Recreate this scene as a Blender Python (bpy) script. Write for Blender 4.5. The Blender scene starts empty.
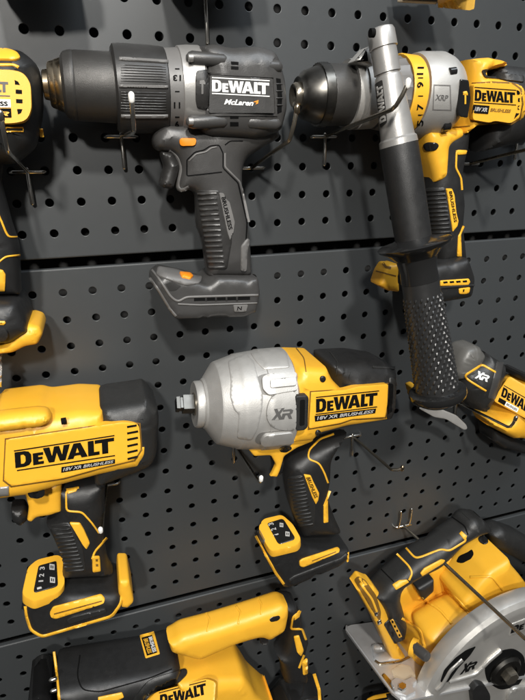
import bpy, math, random
import numpy as np
from mathutils import Vector, Matrix
from mathutils.bvhtree import BVHTree
from mathutils.geometry import delaunay_2d_cdt

random.seed(7)
scn = bpy.context.scene
col = scn.collection

# ------------------------------------------------------------------ camera
# recovered from the 25 mm hole grid of the perforated board; millimetres,
# X right, Y into the board (board surface is Y = 0), Z up
F = 514.97
RC = np.array([[0.9521771648593428, 0.010219635378337033, -0.3053755160014597],
               [-0.11568608708535164, 0.9370923702022932, -0.3293548526491278],
               [0.28279917958739614, 0.3489318683659921, 0.8934602258989002]])
RW = np.stack([RC[:, 0], RC[:, 2], -RC[:, 1]], 1)        # rows: right, down, forward in world axes
CAM = np.array([1.3289740074504213, -19.010967557087586, -4.68558582729389]) * 25.0
S = 0.001

def ray(x, y):
    return RW.T @ np.array([(x - 262.5) / F, (y - 350) / F, 1.0])

def U(x, y, d):
    """point d mm in front of the board seen at (x, y) of the photograph"""
    v = ray(x, y)
    return CAM + v * ((-d - CAM[1]) / v[1])

def zc(p):
    return float(RW[2] @ (np.asarray(p) - CAM))

def setup_camera():
    cam = bpy.data.cameras.new('camera')
    o = bpy.data.objects.new('camera', cam)
    col.objects.link(o)
    cam.sensor_fit = 'VERTICAL'
    cam.sensor_height = 36.0
    cam.lens = F / 700 * 36.0
    cam.clip_start = 0.01
    cam.clip_end = 100
    M = Matrix(((RW[0][0], -RW[1][0], -RW[2][0]), (RW[0][1], -RW[1][1], -RW[2][1]), (RW[0][2], -RW[1][2], -RW[2][2]))).to_4x4()
    M.translation = Vector(CAM * S)
    o.matrix_world = M
    scn.camera = o

# ------------------------------------------------------------------ materials
MATS = {}
def mat(name, c, rough=0.5, metal=0.0, bump=0.0, bscale=1500.0, var=0.12, spec=0.5, coat=0.0, vscale=60.0, trans=0.0, dirt=0.0, rvar=0.14):
    m = bpy.data.materials.new(name)
    m.use_nodes = True
    nt = m.node_tree
    N, L = nt.nodes, nt.links
    b = N['Principled BSDF']
    b.inputs['Metallic'].default_value = metal
    b.inputs['Specular IOR Level'].default_value = spec
    b.inputs['Coat Weight'].default_value = coat
    b.inputs['Transmission Weight'].default_value = trans
    tc = N.new('ShaderNodeTexCoord')
    n1 = N.new('ShaderNodeTexNoise'); n1.inputs['Scale'].default_value = vscale; n1.inputs['Detail'].default_value = 5
    L.new(tc.outputs['Object'], n1.inputs['Vector'])
    mx = N.new('ShaderNodeMix'); mx.data_type = 'RGBA'
    mx.inputs[6].default_value = (c[0] * (1 - var), c[1] * (1 - var), c[2] * (1 - var), 1)
    mx.inputs[7].default_value = (min(1, c[0] * (1 + var)), min(1, c[1] * (1 + var)), min(1, c[2] * (1 + var)), 1)
    L.new(n1.outputs['Fac'], mx.inputs[0])
    last = mx.outputs[2]
    if dirt:
        n3 = N.new('ShaderNodeTexNoise'); n3.inputs['Scale'].default_value = 900; n3.inputs['Detail'].default_value = 2
        L.new(tc.outputs['Object'], n3.inputs['Vector'])
        rp = N.new('ShaderNodeValToRGB'); rp.color_ramp.elements[0].position = 0.66; rp.color_ramp.elements[1].position = 0.74
        rp.color_ramp.elements[0].color = (0, 0, 0, 1); rp.color_ramp.elements[1].color = (dirt, dirt, dirt, 1)
        L.new(n3.outputs['Fac'], rp.inputs[0])
        m2 = N.new('ShaderNodeMix'); m2.data_type = 'RGBA'
        m2.inputs[7].default_value = (0.35, 0.33, 0.30, 1)
        L.new(rp.outputs[0], m2.inputs[0]); L.new(last, m2.inputs[6]); last = m2.outputs[2]
    L.new(last, b.inputs['Base Color'])
    mr = N.new('ShaderNodeMapRange')
    mr.inputs['From Min'].default_value = 0.3; mr.inputs['From Max'].default_value = 0.7
    mr.inputs['To Min'].default_value = max(0.03, rough * (1 - rvar)); mr.inputs['To Max'].default_value = min(1, rough * (1 + rvar))
    n4 = N.new('ShaderNodeTexNoise'); n4.inputs['Scale'].default_value = 140; n4.inputs['Detail'].default_value = 6
    L.new(tc.outputs['Object'], n4.inputs['Vector'])
    L.new(n4.outputs['Fac'], mr.inputs['Value']); L.new(mr.outputs[0], b.inputs['Roughness'])
    if bump:
        n2 = N.new('ShaderNodeTexNoise'); n2.inputs['Scale'].default_value = bscale; n2.inputs['Detail'].default_value = 3
        L.new(tc.outputs['Object'], n2.inputs['Vector'])
        bp = N.new('ShaderNodeBump'); bp.inputs['Strength'].default_value = bump; bp.inputs['Distance'].default_value = 0.0004
        L.new(n2.outputs['Fac'], bp.inputs['Height']); L.new(bp.outputs[0], b.inputs['Normal'])
    MATS[name] = m
    return m

# ------------------------------------------------------------------ low level geometry
def mesh_obj(name, verts, faces, material, base, parent=None, smooth=True, angle=40):
    me = bpy.data.meshes.new(name)
    V = (np.asarray(verts, float) - base) * S
    me.from_pydata(V.tolist(), [], [tuple(int(i) for i in f) for f in faces])
    me.validate()
    if smooth:
        me.polygons.foreach_set('use_smooth', [True] * len(me.polygons))
        try: me.set_sharp_from_angle(angle=math.radians(angle))
        except Exception: pass
    me.materials.append(material)
    me.update()
    o = bpy.data.objects.new(name, me)
    col.objects.link(o)
    if parent is not None: o.parent = parent
    return o

def fillet(pts, r, seg=4):
    out = []
    n = len(pts)
    for i in range(n):
        p = np.array(pts[i][:2], float)
        rr = pts[i][2] if len(pts[i]) > 2 else r
        a = np.array(pts[i - 1][:2], float); b = np.array(pts[(i + 1) % n][:2], float)
        la, lb = np.linalg.norm(a - p), np.linalg.norm(b - p)
        if rr <= 0 or la < 1e-6 or lb < 1e-6:
            out.append(p); continue
        ra, rb = min(rr, la * .48), min(rr, lb * .48)
        s = p + (a - p) / la * ra; e = p + (b - p) / lb * rb
        for k in range(seg + 1):
            t = k / seg
            out.append((1 - t) ** 2 * s + 2 * t * (1 - t) * p + t * t * e)
    return np.array(out)

def resample(P, s):
    out = []
    n = len(P)
    for i in range(n):
        a, b = P[i], P[(i + 1) % n]
        k = max(1, int(math.ceil(np.linalg.norm(b - a) / s)))
        for j in range(k): out.append(a + (b - a) * j / k)
    return np.array(out)

def area(P):
    x, y = P[:, 0], P[:, 1]
    return 0.5 * float(np.sum(x * np.roll(y, -1) - np.roll(x, -1) * y))

def clean(P, eps=0.05):
    out = [P[0]]
    for p in P[1:]:
        if np.linalg.norm(p - out[-1]) > eps: out.append(p)
    if np.linalg.norm(out[0] - out[-1]) < eps: out.pop()
    return np.array(out)

def unloop(Q):
    for _ in range(60):
        n = len(Q)
        if n < 8: break
        A = Q; B = np.roll(Q, -1, 0)
        d = B - A
        r = A[None] - A[:, None]
        cr = d[:, None, 0] * d[None, :, 1] - d[:, None, 1] * d[None, :, 0]
        cr = np.where(np.abs(cr) < 1e-12, 1e-12, cr)
        t = (r[..., 0] * d[None, :, 1] - r[..., 1] * d[None, :, 0]) / cr
        u = (r[..., 0] * d[:, None, 1] - r[..., 1] * d[:, None, 0]) / cr
        I, J = np.meshgrid(np.arange(n), np.arange(n), indexing='ij')
        gap = np.minimum((J - I) % n, (I - J) % n)
        hit = (t > 0) & (t < 1) & (u > 0) & (u < 1) & (gap > 1) & (I < J)
        if not hit.any(): break
        i, j = np.argwhere(hit)[0]
        X = A[i] + d[i] * t[i, j]
        L1 = np.concatenate([[X], Q[i + 1:j + 1]]); L2 = np.concatenate([[X], Q[j + 1:], Q[:i + 1]])
        Q = L1 if abs(area(L1)) > abs(area(L2)) else L2
    return Q

def normals_out(P):                       # P counter-clockwise
    e = np.roll(P, -1, 0) - np.roll(P, 1, 0)
    n = np.stack([e[:, 1], -e[:, 0]], 1)
    return n / (np.linalg.norm(n, axis=1, keepdims=True) + 1e-9)

def inside(pts, P):
    x, y = pts[:, 0][:, None], pts[:, 1][:, None]
    x0, y0 = P[:, 0][None], P[:, 1][None]
    x1, y1 = np.roll(P[:, 0], -1)[None], np.roll(P[:, 1], -1)[None]
    c = ((y0 > y) != (y1 > y))
    xi = (x1 - x0) * (y - y0) / np.where(np.abs(y1 - y0) < 1e-12, 1e-12, y1 - y0) + x0
    return (np.sum(c & (x < xi), 1) % 2) == 1

def dist(pts, P):
    a = P[None]; b = np.roll(P, -1, 0)[None]; p = pts[:, None]
    ab = b - a
    t = np.clip(np.sum((p - a) * ab, 2) / (np.sum(ab * ab, 2) + 1e-12), 0, 1)
    return np.sqrt(np.min(np.sum((p - a - ab * t[..., None]) ** 2, 2), 1))

def hexgrid(P, sp):
    mn, mx = P.min(0), P.max(0)
    out = []
    j = 0
    y = mn[1]
    while y <= mx[1]:
        x = mn[0] + (sp / 2 if j % 2 else 0)
        while x <= mx[0]:
            out.append((x, y)); x += sp
        y += sp * .866; j += 1
    return np.array(out) if out else np.zeros((0, 2))

def cdt(V, loops):
    edges = []
    for L in loops: edges += [(L[i], L[(i + 1) % len(L)]) for i in range(len(L))]
    r = delaunay_2d_cdt([Vector((float(a), float(b))) for a, b in V], edges, [], 0, 1e-4, True)
    vv = np.array([(v.x, v.y) for v in r[0]])
    return vv, r[2], r[3]

# ------------------------------------------------------------------ a thing and its parts
JOINED = {'grip_ridges', 'wordmark', 'tag_lettering', 'series_mark', 'fine_rib', 'logo_rule', 'charge_lamp', 'slot_hole', 'slot_bridge', 'vent_bar', 'hammer_symbol'}
class Thing:
    def __init__(self, name, label, cat, px, d=40, group=None):
        self.base = U(px[0], px[1], d)
        o = bpy.data.objects.new(name, None)
        o.empty_display_size = 0.02
        o.location = self.base * S
        o['label'] = label; o['category'] = cat
        if group: o['group'] = group
        col.objects.link(o)
        self.o = o
        self.solids = []
        self.cache = None

    def _add(self, name, V, Fs, m, par, solid=True, smooth=True, angle=40):
        if name == 'grip': smooth = False
        V = np.asarray(V, float)
        o = mesh_obj(name, V, Fs, MATS[m], self.base, par or self.o, smooth, angle)
        if solid:
            self.solids.append((o, V, Fs)); self.cache = None
        return o

    def bvh(self, on):
        if on is None:
            if self.cache is None: self.cache = self._bvh(self.solids)
            return self.cache
        return self._bvh([s for s in self.solids if s[0] in on])

    def _bvh(self, items):
        vs, fs, k = [], [], 0
        for o, V, Fs in items:
            vs += [Vector(v) for v in V]; fs += [tuple(i + k for i in f) for f in Fs]; k += len(V)
        return BVHTree.FromPolygons(vs, fs)

    # rounded solid from its outline as seen in the photograph at depth d
    def puff(self, name, pts, d, tf, tb=None, R=10, m='yellow', par=None, fr=3, rh=None, comp=True, smooth_it=3, taper=None, solid=True, angle=50):
        if tb is None: tb = tf
        P = fillet(pts, fr)
        Q = np.array([U(x, y, d)[[0, 2]] for x, y in P])
        if area(Q) < 0: Q = Q[::-1]
        per = np.sum(np.linalg.norm(Q - np.roll(Q, 1, 0), axis=1))
        s = min(3.0, max(0.9, per / 130))
        Q = clean(resample(Q, s), 0.15)
        rf = min(tf, R if rh is None else rh); rb = min(tb, R if rh is None else rh)
        if comp:
            n = normals_out(Q)
            n = (n + np.roll(n, 1, 0) + np.roll(n, -1, 0)) / 3
            off = Q - np.array([CAM[0], CAM[2]])
            M = np.linalg.norm(off, axis=1) / (-CAM[1] - d)
            oh = off / (np.linalg.norm(off, axis=1, keepdims=True) + 1e-9)
            c = np.sum(n * oh, 1)
            mm = M * c
            f = c > 0
            tt = np.where(f, tf, tb); rr_ = np.where(f, rf, rb)
            sh = M * (tt - rr_) + (np.sqrt(R * R + (mm * rr_) ** 2) - R) / np.maximum(np.abs(c), .05)
            vec = oh * (sh * np.clip(c / .22, -1, 1))[:, None]
            for _ in range(4): vec = (vec * 2 + np.roll(vec, 1, 0) + np.roll(vec, -1, 0)) / 4
            Q2 = Q - vec
            Q2 = clean(unloop(Q2), 0.15)
            if area(Q2) > 0: Q = Q2
            else: print('collapsed', name)
        n = normals_out(Q)
        loop = list(range(len(Q)))
        pts2 = [Q]
        ring = []
        for k in (0.04, 0.14, 0.3, 0.5, 0.72, 1.0):
            t = k * R
            C = Q[::1 if k < .4 else 2] - n[::1 if k < .4 else 2] * t
            ok = inside(C, Q)
            if ok.any():
                C = C[ok]; C = C[dist(C, Q) > 0.93 * t]
                if len(C): ring.append(C)
        if ring: ring = np.concatenate(ring)
        sp = max(2.2, min(7.0, R * .45), math.sqrt(abs(area(Q)) / 700))
        H = hexgrid(Q, sp)
        if len(H):
            H = H[inside(H, Q)]
            if len(H): H = H[dist(H, Q) > 0.3 * R]
            if len(H) and len(ring):
                dd = np.min(np.linalg.norm(H[:, None] - ring[None], axis=2), 1)
                H = H[dd > .5 * sp]
        allp = [Q] + ([ring] if len(ring) else []) + ([H] if len(H) else [])
        V, Fs, orig = cdt(np.concatenate(allp), [loop])
        ce = np.array([V[list(f)].mean(0) for f in Fs])
        ok = inside(ce, Q)
        Fs = [f for f, k in zip(Fs, ok) if k]
        used = sorted({i for f in Fs for i in f}); mp = {a: b for b, a in enumerate(used)}
        V = V[used]; Fs = [tuple(mp[i] for i in f) for f in Fs]
        D = dist(V, Q)
        Re = min(R, max(D.max(), .1))
        t = np.clip(D / Re, 0, 1)
        prof = np.sqrt(np.maximum(0, 1 - (1 - t) ** 2))
        isb = D < 1e-3
        nb = [[] for _ in V]
        for f in Fs:
            for i in range(3): nb[f[i]].append(f[(i + 1) % 3])
        for _ in range(smooth_it):
            q = prof.copy()
            for i in range(len(V)):
                if t[i] > .35 and nb[i]: q[i] = .5 * prof[i] + .5 * np.mean(prof[nb[i]])
            prof = q
        hf = (tf - rf) + rf * prof; hb = (tb - rb) + rb * prof
        if taper is not None:            # multiply thickness along a px direction: (x0,y0,f0,x1,y1,f1)
            a = U(taper[0], taper[1], d)[[0, 2]]; b = U(taper[3], taper[4], d)[[0, 2]]
            k = np.clip(((V - a) @ (b - a)) / ((b - a) @ (b - a)), 0, 1)
            k = k * k * (3 - 2 * k)
            sc = taper[2] + (taper[5] - taper[2]) * k
            hf = hf * sc; hb = hb * sc
        N = len(V)
        W = np.concatenate([np.stack([V[:, 0], -d - hf, V[:, 1]], 1), np.stack([V[:, 0], -d + hb, V[:, 1]], 1)])
        faces = []
        for f in Fs:
            a, b, c = V[list(f)]
            ccw = (b[0] - a[0]) * (c[1] - a[1]) - (b[1] - a[1]) * (c[0] - a[0]) > 0
            f = f if ccw else f[::-1]
            faces.append(f)                                   # front faces -Y
            faces.append(tuple(i + N for i in f[::-1]))
        cnt = {}
        for f in faces[::2]:
            for i in range(3):
                e = (f[i], f[(i + 1) % 3]); cnt[e] = 1
        for (a, b) in list(cnt):
            if (b, a) not in cnt: faces.append((b, a, a + N, b + N))
        return self._add(name, W, faces, m, par, solid, True, angle)

    # turned solid along the axis a -> b; profile in photograph pixels (distance along axis, radius)
    def lathe(self, name, a, da, b, db, prof, m, par=None, n=40, ridge=None, stud=None, solid=True, closed=True, angle=35, flat=1.0, k=0.7):
        A, B = U(a[0], a[1], da), U(b[0], b[1], db)
        L = math.hypot(b[0] - a[0], b[1] - a[1])
        ax = (B - A) / np.linalg.norm(B - A)
        up = np.array([0, 1.0, 0]); e1 = np.cross(ax, up); e1 /= np.linalg.norm(e1); e2 = np.cross(ax, e1)
        V, rings = [], []
        for kk, (s, r) in enumerate(prof):
            t = s / L
            px = (a[0] + (b[0] - a[0]) * t, a[1] + (b[1] - a[1]) * t)
            # exact point on the axis seen at px
            v = ray(*px); w = CAM - A
            c1, c2, c3 = v @ v, v @ ax, ax @ ax
            den = c1 * c3 - c2 * c2
            u = (c1 * (ax @ w) - c2 * (v @ w)) / den if abs(den) > 1e-9 else t * np.linalg.norm(B - A)
            P = A + ax * u
            rr = r * zc(P) / F
            if k:
                q0 = CAM + v * ((P[1] - k * rr - CAM[1]) / v[1])
                P = A + ax * ((q0 - A) @ ax)
            row = []
            for i in range(n):
                th = 2 * math.pi * i / n
                q = rr
                if ridge and ridge[2] <= kk <= ridge[3]: q = rr + ridge[1] * (1 if (i * ridge[0] * 2 // n) % 2 else 0)
                if stud and stud[1] <= kk <= stud[2]: q = rr + (stud[0] if (i % 2 == 0 and kk % 2 == 0 and (i // 2 + kk // 2) % 2 == 0) else 0)
                row.append(len(V)); V.append(P + (e1 * math.cos(th) + e2 * math.sin(th) * flat) * q)
            rings.append(row)
        fs = []
        for r0, r1 in zip(rings, rings[1:]):
            for i in range(n):
                j = (i + 1) % n
                fs.append((r0[i], r0[j], r1[j], r1[i]))
        if closed: fs.append(tuple(rings[0][::-1])); fs.append(tuple(rings[-1]))
        return self._add(name, V, fs, m, par, solid, True, angle)

    # tube through points (x, y, d)
    def tube(self, name, pts, r, m, par=None, n=10, smooth=True, world=False, solid=True):
        P = np.array([p if world else U(*p) for p in pts], float)
        if smooth and len(P) > 2:
            out = []
            for i in range(len(P) - 1):
                p0, p1, p2, p3 = P[max(i - 1, 0)], P[i], P[i + 1], P[min(i + 2, len(P) - 1)]
                for k in range(6):
                    t = k / 6
                    out.append(.5 * ((2 * p1) + (-p0 + p2) * t + (2 * p0 - 5 * p1 + 4 * p2 - p3) * t * t + (-p0 + 3 * p1 - 3 * p2 + p3) * t ** 3))
            out.append(P[-1]); P = np.array(out)
        rs = r if hasattr(r, '__len__') else None
        V, fs, prev = [], [], None
        T = np.gradient(P, axis=0); T /= np.linalg.norm(T, axis=1, keepdims=True)
        e = np.cross(T[0], [0.31, 0.2, 0.93]); e /= np.linalg.norm(e)
        stations = [(0, -0.9, .35), (0, -0.5, .8)] + [(i, 0, 1) for i in range(len(P))] + [(-1, .5, .8), (-1, .9, .35)]
        for (i, off, sc) in stations:
            e = e - T[i] * (e @ T[i]); e /= np.linalg.norm(e)
            f = np.cross(T[i], e)
            ii = i if i >= 0 else len(P) - 1
            rr = r if rs is None else rs[0] + (rs[1] - rs[0]) * ii / (len(P) - 1)
            c = P[i] + T[i] * off * rr
            row = []
            for k in range(n):
                th = 2 * math.pi * k / n
                row.append(len(V)); V.append(c + (e * math.cos(th) + f * math.sin(th)) * rr * sc)
            if prev is not None:
                for k in range(n):
                    j = (k + 1) % n
                    fs.append((prev[k], prev[j], row[j], row[k]))
            else: fs.append(tuple(row[::-1]))
            prev = row
        fs.append(tuple(prev))
        return self._add(name, V, fs, m, par, solid)

    # oriented box from three pixel/depth corners is rarely needed: free mesh
    def mesh(self, name, V, fs, m, par=None, solid=True, smooth=False):
        return self._add(name, V, fs, m, par, solid, smooth)

    # sheet moulded onto the surfaces of the thing; polygons in photograph pixels
    def dec(self, name, polys, m, h=0.5, par=None, on=None, fr=0, solid=False, sp=2.6, sink=0.5, flat=False):
        if isinstance(polys, dict) or (not isinstance(polys[0], dict) and np.isscalar(polys[0][0])): polys = [polys]
        if len(polys) > 1 and name not in JOINED:
            r = None
            for q in polys: r = self.dec(name, [q], m, h, par, on, fr, solid, sp, sink, flat)
            return r
        tree = self.bvh(on)
        V, fs = [], []
        lastd = None
        C = Vector(CAM)
        def hit(x, y, ld):
            v = Vector(ray(x, y)).normalized()
            loc, nor, idx, dd = tree.ray_cast(C, v)
            if loc is None: return None
            if nor.dot(v) > 0: nor = -nor
            return np.array(loc), np.array(nor), dd
        for poly in polys:
            holes = []
            if isinstance(poly, dict): holes = poly['h']; poly = poly['o']
            loops = [resample(fillet(poly, fr), sp)] + [resample(fillet(q, fr), sp) for q in holes]
            loops = [clean(L, .02) for L in loops]
            allv, ids, k = [], [], 0
            for L in loops:
                ids.append(list(range(k, k + len(L)))); k += len(L); allv.append(L)
            H = hexgrid(loops[0], sp)
            if len(H):
                ok = inside(H, loops[0])
                for L in loops[1:]: ok &= ~inside(H, L)
                H = H[ok]
                if len(H):
                    dm = np.min([dist(H, L) for L in loops], 0)
                    H = H[dm > .42 * sp]
            inset = []
            if h > .45 and not holes:
                L = loops[0]
                if area(L) < 0: L = L[::-1]
                Iq = L - normals_out(L) * .45
                Iq = Iq[inside(Iq, L)]
                if len(Iq): Iq = Iq[dist(Iq, L) > .3]
                if len(Iq): inset = [Iq]
            W, tri, _ = cdt(np.concatenate(allv + inset + ([H] if len(H) else [])), ids)
            ce = np.array([W[list(f)].mean(0) for f in tri])
            ok = inside(ce, loops[0])
            for L in loops[1:]: ok &= ~inside(ce, L)
            tri = [f for f, q in zip(tri, ok) if q]
            dm = np.min([dist(W, L) for L in loops], 0)
            hits = [hit(x, y, None) for x, y in W]
            good = [i for i, q in enumerate(hits) if q]
            if not good: print('decal misses', name); continue
            gw = W[good]
            mn = np.mean([hits[i][1] for i in good], 0); mn /= np.linalg.norm(mn)
            if flat:
                mp = np.mean([hits[i][0] for i in good], 0)
                hs = sorted(((hits[i][0] - mp) @ mn) for i in good)
                mp = mp + mn * hs[int(len(hs) * .96) - 1] * 1.0
                for i in range(len(W)):
                    v = ray(*W[i]); v = v / np.linalg.norm(v)
                    dd = ((mp - CAM) @ mn) / (v @ mn)
                    hits[i] = (CAM + v * dd, mn, dd)
                good = list(range(len(W))); gw = W
            elif h > .9:
                for i in good:
                    nn = hits[i][1] + mn; hits[i] = (hits[i][0], nn / (np.linalg.norm(nn) + 1e-9), hits[i][2])
            base = len(V); top = []; bot = []
            for i, q in enumerate(hits):
                if q is None:
                    g = good[int(np.argmin(np.sum((gw - W[i]) ** 2, 1)))]
                    v = ray(*W[i]); v = v / np.linalg.norm(v)
                    q = (CAM + v * hits[g][2], hits[g][1], hits[g][2])
                hh = h * (.55 if dm[i] < .05 else 1.0) if h > .45 else h
                top.append(q[0] + q[1] * hh); bot.append(q[0] - q[1] * sink)
            n = len(W)
            V += top + bot
            cnt = {}
            for f in tri:
                a, b, c = W[list(f)]
                if (b[0] - a[0]) * (c[1] - a[1]) - (b[1] - a[1]) * (c[0] - a[0]) > 0: f = f[::-1]
                fs.append(tuple(i + base for i in f))
                for i in range(3): cnt[(f[i], f[(i + 1) % 3])] = 1
            for (a, b) in cnt:
                if (b, a) not in cnt: fs.append((b + base, a + base, a + base + n, b + base + n))
        if not V: return None
        return self._add(name, V, fs, m, par, solid, True, 55)

    def line(self, name, pts, w, m, h=0.5, par=None, on=None, fr=2, closed=False):
        """raised or painted line following a pixel polyline"""
        if not isinstance(pts[0][0], (tuple, list)): pts = [pts]
        return self.dec(name, [strip(p, w, fr, closed) for p in pts], m, h, par, on)

    def text(self, name, s, quad, m, h=0.3, bold=0.02, shear=0.0, par=None, on=None, spacing=1.0):
        V2, fs = glyphs(s, bold, shear, spacing)
        tree = self.bvh(on); C = Vector(CAM); V = []
        ok = []
        last = None
        for u, v in V2:
            x, y = bil(quad, u, v)
            r = Vector(ray(x, y)).normalized()
            loc, nor, i, dd = tree.ray_cast(C, r)
            if loc is None:
                loc = C + r * (last or 500); nor = -r; ok.append(last is not None)
            else:
                last = dd; ok.append(True)
                if nor.dot(r) > 0: nor = -nor
            V.append(np.array(loc) + np.array(nor) * h)
        fs = [f for f in fs if all(ok[i] for i in f)]
        return self._add(name, V, fs, m, par, False, False)

    def polys(self, name, glyph, quad, m, h=0.3, par=None, on=None):
        out = []
        for g in glyph:
            if isinstance(g, dict): out.append({'o': [bil(quad, *q) for q in g['o']], 'h': [[bil(quad, *q) for q in hh] for hh in g['h']]})
            else: out.append([bil(quad, *q) for q in g])
        return self.dec(name, out, m, h, par, on)

def strip(p, w, fr=2, closed=False):
    P = np.array([q[:2] for q in p], float)
    if len(P) > 2 and fr:
        out = [P[0]]
        for i in range(1, len(P) - 1):
            a, c, b = P[i - 1], P[i], P[i + 1]
            la, lb = np.linalg.norm(a - c), np.linalg.norm(b - c)
            s = c + (a - c) / la * min(fr, la * .45); e = c + (b - c) / lb * min(fr, lb * .45)
            for k in range(5):
                t = k / 4
                out.append((1 - t) ** 2 * s + 2 * t * (1 - t) * c + t * t * e)
        out.append(P[-1]); P = np.array(out)
    T = np.gradient(P, axis=0); T /= np.linalg.norm(T, axis=1, keepdims=True) + 1e-9
    n = np.stack([-T[:, 1], T[:, 0]], 1) * w / 2
    return [tuple(q) for q in (P + n)] + [tuple(q) for q in (P - n)[::-1]]

def bil(q, u, v):
    (a, b, c, d) = [np.array(p, float) for p in q]          # TL, TR, BR, BL
    return tuple((a * (1 - u) + b * u) * (1 - v) + (d * (1 - u) + c * u) * v)

_gl = {}
def glyphs(s, bold, shear, spacing):
    k = (s, bold, shear, spacing)
    if k in _gl: return _gl[k]
    cu = bpy.data.curves.new('lettering', 'FONT')
    cu.body = s; cu.offset = bold; cu.shear = shear; cu.space_character = spacing; cu.resolution_u = 3
    o = bpy.data.objects.new('lettering', cu)
    col.objects.link(o)
    dg = bpy.context.evaluated_depsgraph_get()
    me = bpy.data.meshes.new_from_object(o.evaluated_get(dg))
    V = np.array([v.co[:2] for v in me.vertices]); fs = [tuple(p.vertices)[::-1] for p in me.polygons]
    bpy.data.objects.remove(o); bpy.data.curves.remove(cu); bpy.data.meshes.remove(me)
    mn, mx = V.min(0), V.max(0)
    V = (V - mn) / (mx - mn); V[:, 1] = 1 - V[:, 1]
    fs = [f[::-1] for f in fs]
    _gl[k] = (V, fs)
    return _gl[k]

WORDMARK = [
    {'o': [(0, 0), (.10, 0), (.14, .07), (.165, .28), (.165, .72), (.14, .93), (.10, 1), (0, 1)],
     'h': [[(.058, .21), (.088, .21), (.106, .34), (.106, .66), (.088, .79), (.058, .79)]]},
    [(.18, .24), (.285, .24), (.285, .42), (.234, .42), (.234, .53), (.277, .53), (.277, .69), (.234, .69), (.234, .82), (.288, .82), (.288, 1), (.18, 1)],
    [(.285, 0), (.35, 0), (.372, .6), (.396, 0), (.447, 0), (.474, .6), (.493, 0), (.555, 0), (.505, 1), (.450, 1), (.421, .42), (.393, 1), (.338, 1)],
    {'o': [(.592, 0), (.662, 0), (.73, 1), (.668, 1), (.656, .82), (.598, .82), (.585, 1), (.523, 1)], 'h': [[(.610, .64), (.645, .64), (.628, .3)]]},
    [(.735, 0), (.795, 0), (.795, .78), (.85, .78), (.85, 1), (.735, 1)],
    [(.805, 0), (1, 0), (1, .23), (.938, .23), (.938, 1), (.876, 1), (.876, .23), (.805, .23)],
]
XR = [
    [(0, 0), (.18, 0), (.26, .31), (.43, 0), (.60, 0), (.335, .5), (.45, 1), (.27, 1), (.19, .69), (.03, 1), (-.14, 1), (.115, .5)],
    [(.52, .16), (.94, .16), (1.06, .28), (1.01, .52), (.9, .63), (.98, 1), (.8, 1), (.72, .66), (.62, .66), (.54, 1), (.37, 1), (.47, .49), (.83, .49), (.88, .42), (.85, .33), (.48, .33)],
]
HAMMER = [[(.1, .05), (.75, 0), (.95, .18), (.95, .33), (.66, .3), (.66, 1), (.36, 1), (.36, .3), (.1, .3)]]

def bars(l0, r0, l1, r1, n, w, skip=0):
    out = []
    for i in range(n):
        t = i / (n - 1)
        a = (l0[0] + (l1[0] - l0[0]) * t, l0[1] + (l1[1] - l0[1]) * t)
        b = (r0[0] + (r1[0] - r0[0]) * t, r0[1] + (r1[1] - r0[1]) * t)
        out.append(strip([a, b], w, 0))
    return out
setup_camera()
# ------------------------------------------------------------------ materials
mat('board', (.041, .0445, .0465), .44, bump=.12, bscale=2600, var=.03, vscale=25, dirt=.03, rvar=.03)
mat('wall_paint', (.02, .02, .02), .8)
mat('yellow', (.80, .415, .030), .40, bump=.16, bscale=2000, var=.06, dirt=.025)
mat('yellow_clear', (.62, .36, .06), .25, var=.1)
mat('black', (.012, .012, .012), .48, bump=.3, bscale=2200, var=.15, dirt=.05)
mat('rubber', (.017, .017, .0165), .46, bump=.4, bscale=1800, var=.15, dirt=.08)
mat('deep', (.004, .004, .004), .8, spec=.1)  # near-black for print, and for recess shade painted onto flat vents
mat('gripblack', (.018, .018, .018), .32, var=.1)
mat('gloss', (.012, .012, .012), .16, var=.1)
mat('graphite', (.047, .0455, .044), .34, bump=.3, bscale=1900, var=.12, dirt=.05)
mat('graphite_light', (.135, .13, .125), .45, bump=.2, var=.1)
mat('graphite_dark', (.022, .021, .020), .42, bump=.2, var=.12)
mat('silver', (.36, .35, .335), .38, metal=.55, bump=.2, bscale=1500, var=.07)
mat('dim_print', (.42, .41, .39), .5, var=.03)
mat('head_grey', (.095, .092, .085), .4, bump=.1)
mat('guard_alloy', (.66, .64, .60), .33, metal=.7, bump=.25, bscale=1400, var=.06)
mat('alloy', (.42, .41, .39), .5, metal=.5, bump=.35, bscale=1400, var=.06)
mat('shoe_metal', (.62, .62, .62), .38, metal=.6, bump=.05, var=.08)
mat('chrome', (.75, .72, .66), .2, metal=1.0, var=.05)
mat('dark_wire', (.30, .27, .22), .24, metal=.9, var=.1)
mat('brass', (.46, .38, .27), .28, metal=1.0, var=.12, vscale=200)
mat('gunmetal', (.12, .115, .105), .33, metal=1.0, var=.15)
mat('sleeve_metal', (.055, .053, .05), .42, metal=.5, bump=.4, bscale=2600, var=.15)
mat('white_print', (.80, .79, .76), .5, var=.03)
mat('grey_print', (.075, .073, .07), .5, var=.05)
mat('dim_gold', (.17, .085, .012), .5)
mat('alloy_shade', (.17, .165, .155), .55, metal=.3)  # darker copy of the alloy, shade painted around the cast bosses
mat('orange', (.85, .26, .012), .4, var=.05)
mat('ball', (.85, .84, .80), .3, var=.02)
mat('tan', (.55, .46, .33), .5)
mat('film', (.8, .8, .8), .12, trans=.75)

# ------------------------------------------------------------------ setting: wall behind, three perforated panels
def slab_wall():
    V = [(-330, 46, 330), (960, 46, 330), (960, 46, -1250), (-330, 46, -1250)]
    o = mesh_obj('wall', V, [(0, 1, 2, 3)], MATS['wall_paint'], np.zeros(3), None, False)
    o['kind'] = 'structure'
slab_wall()

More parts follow.
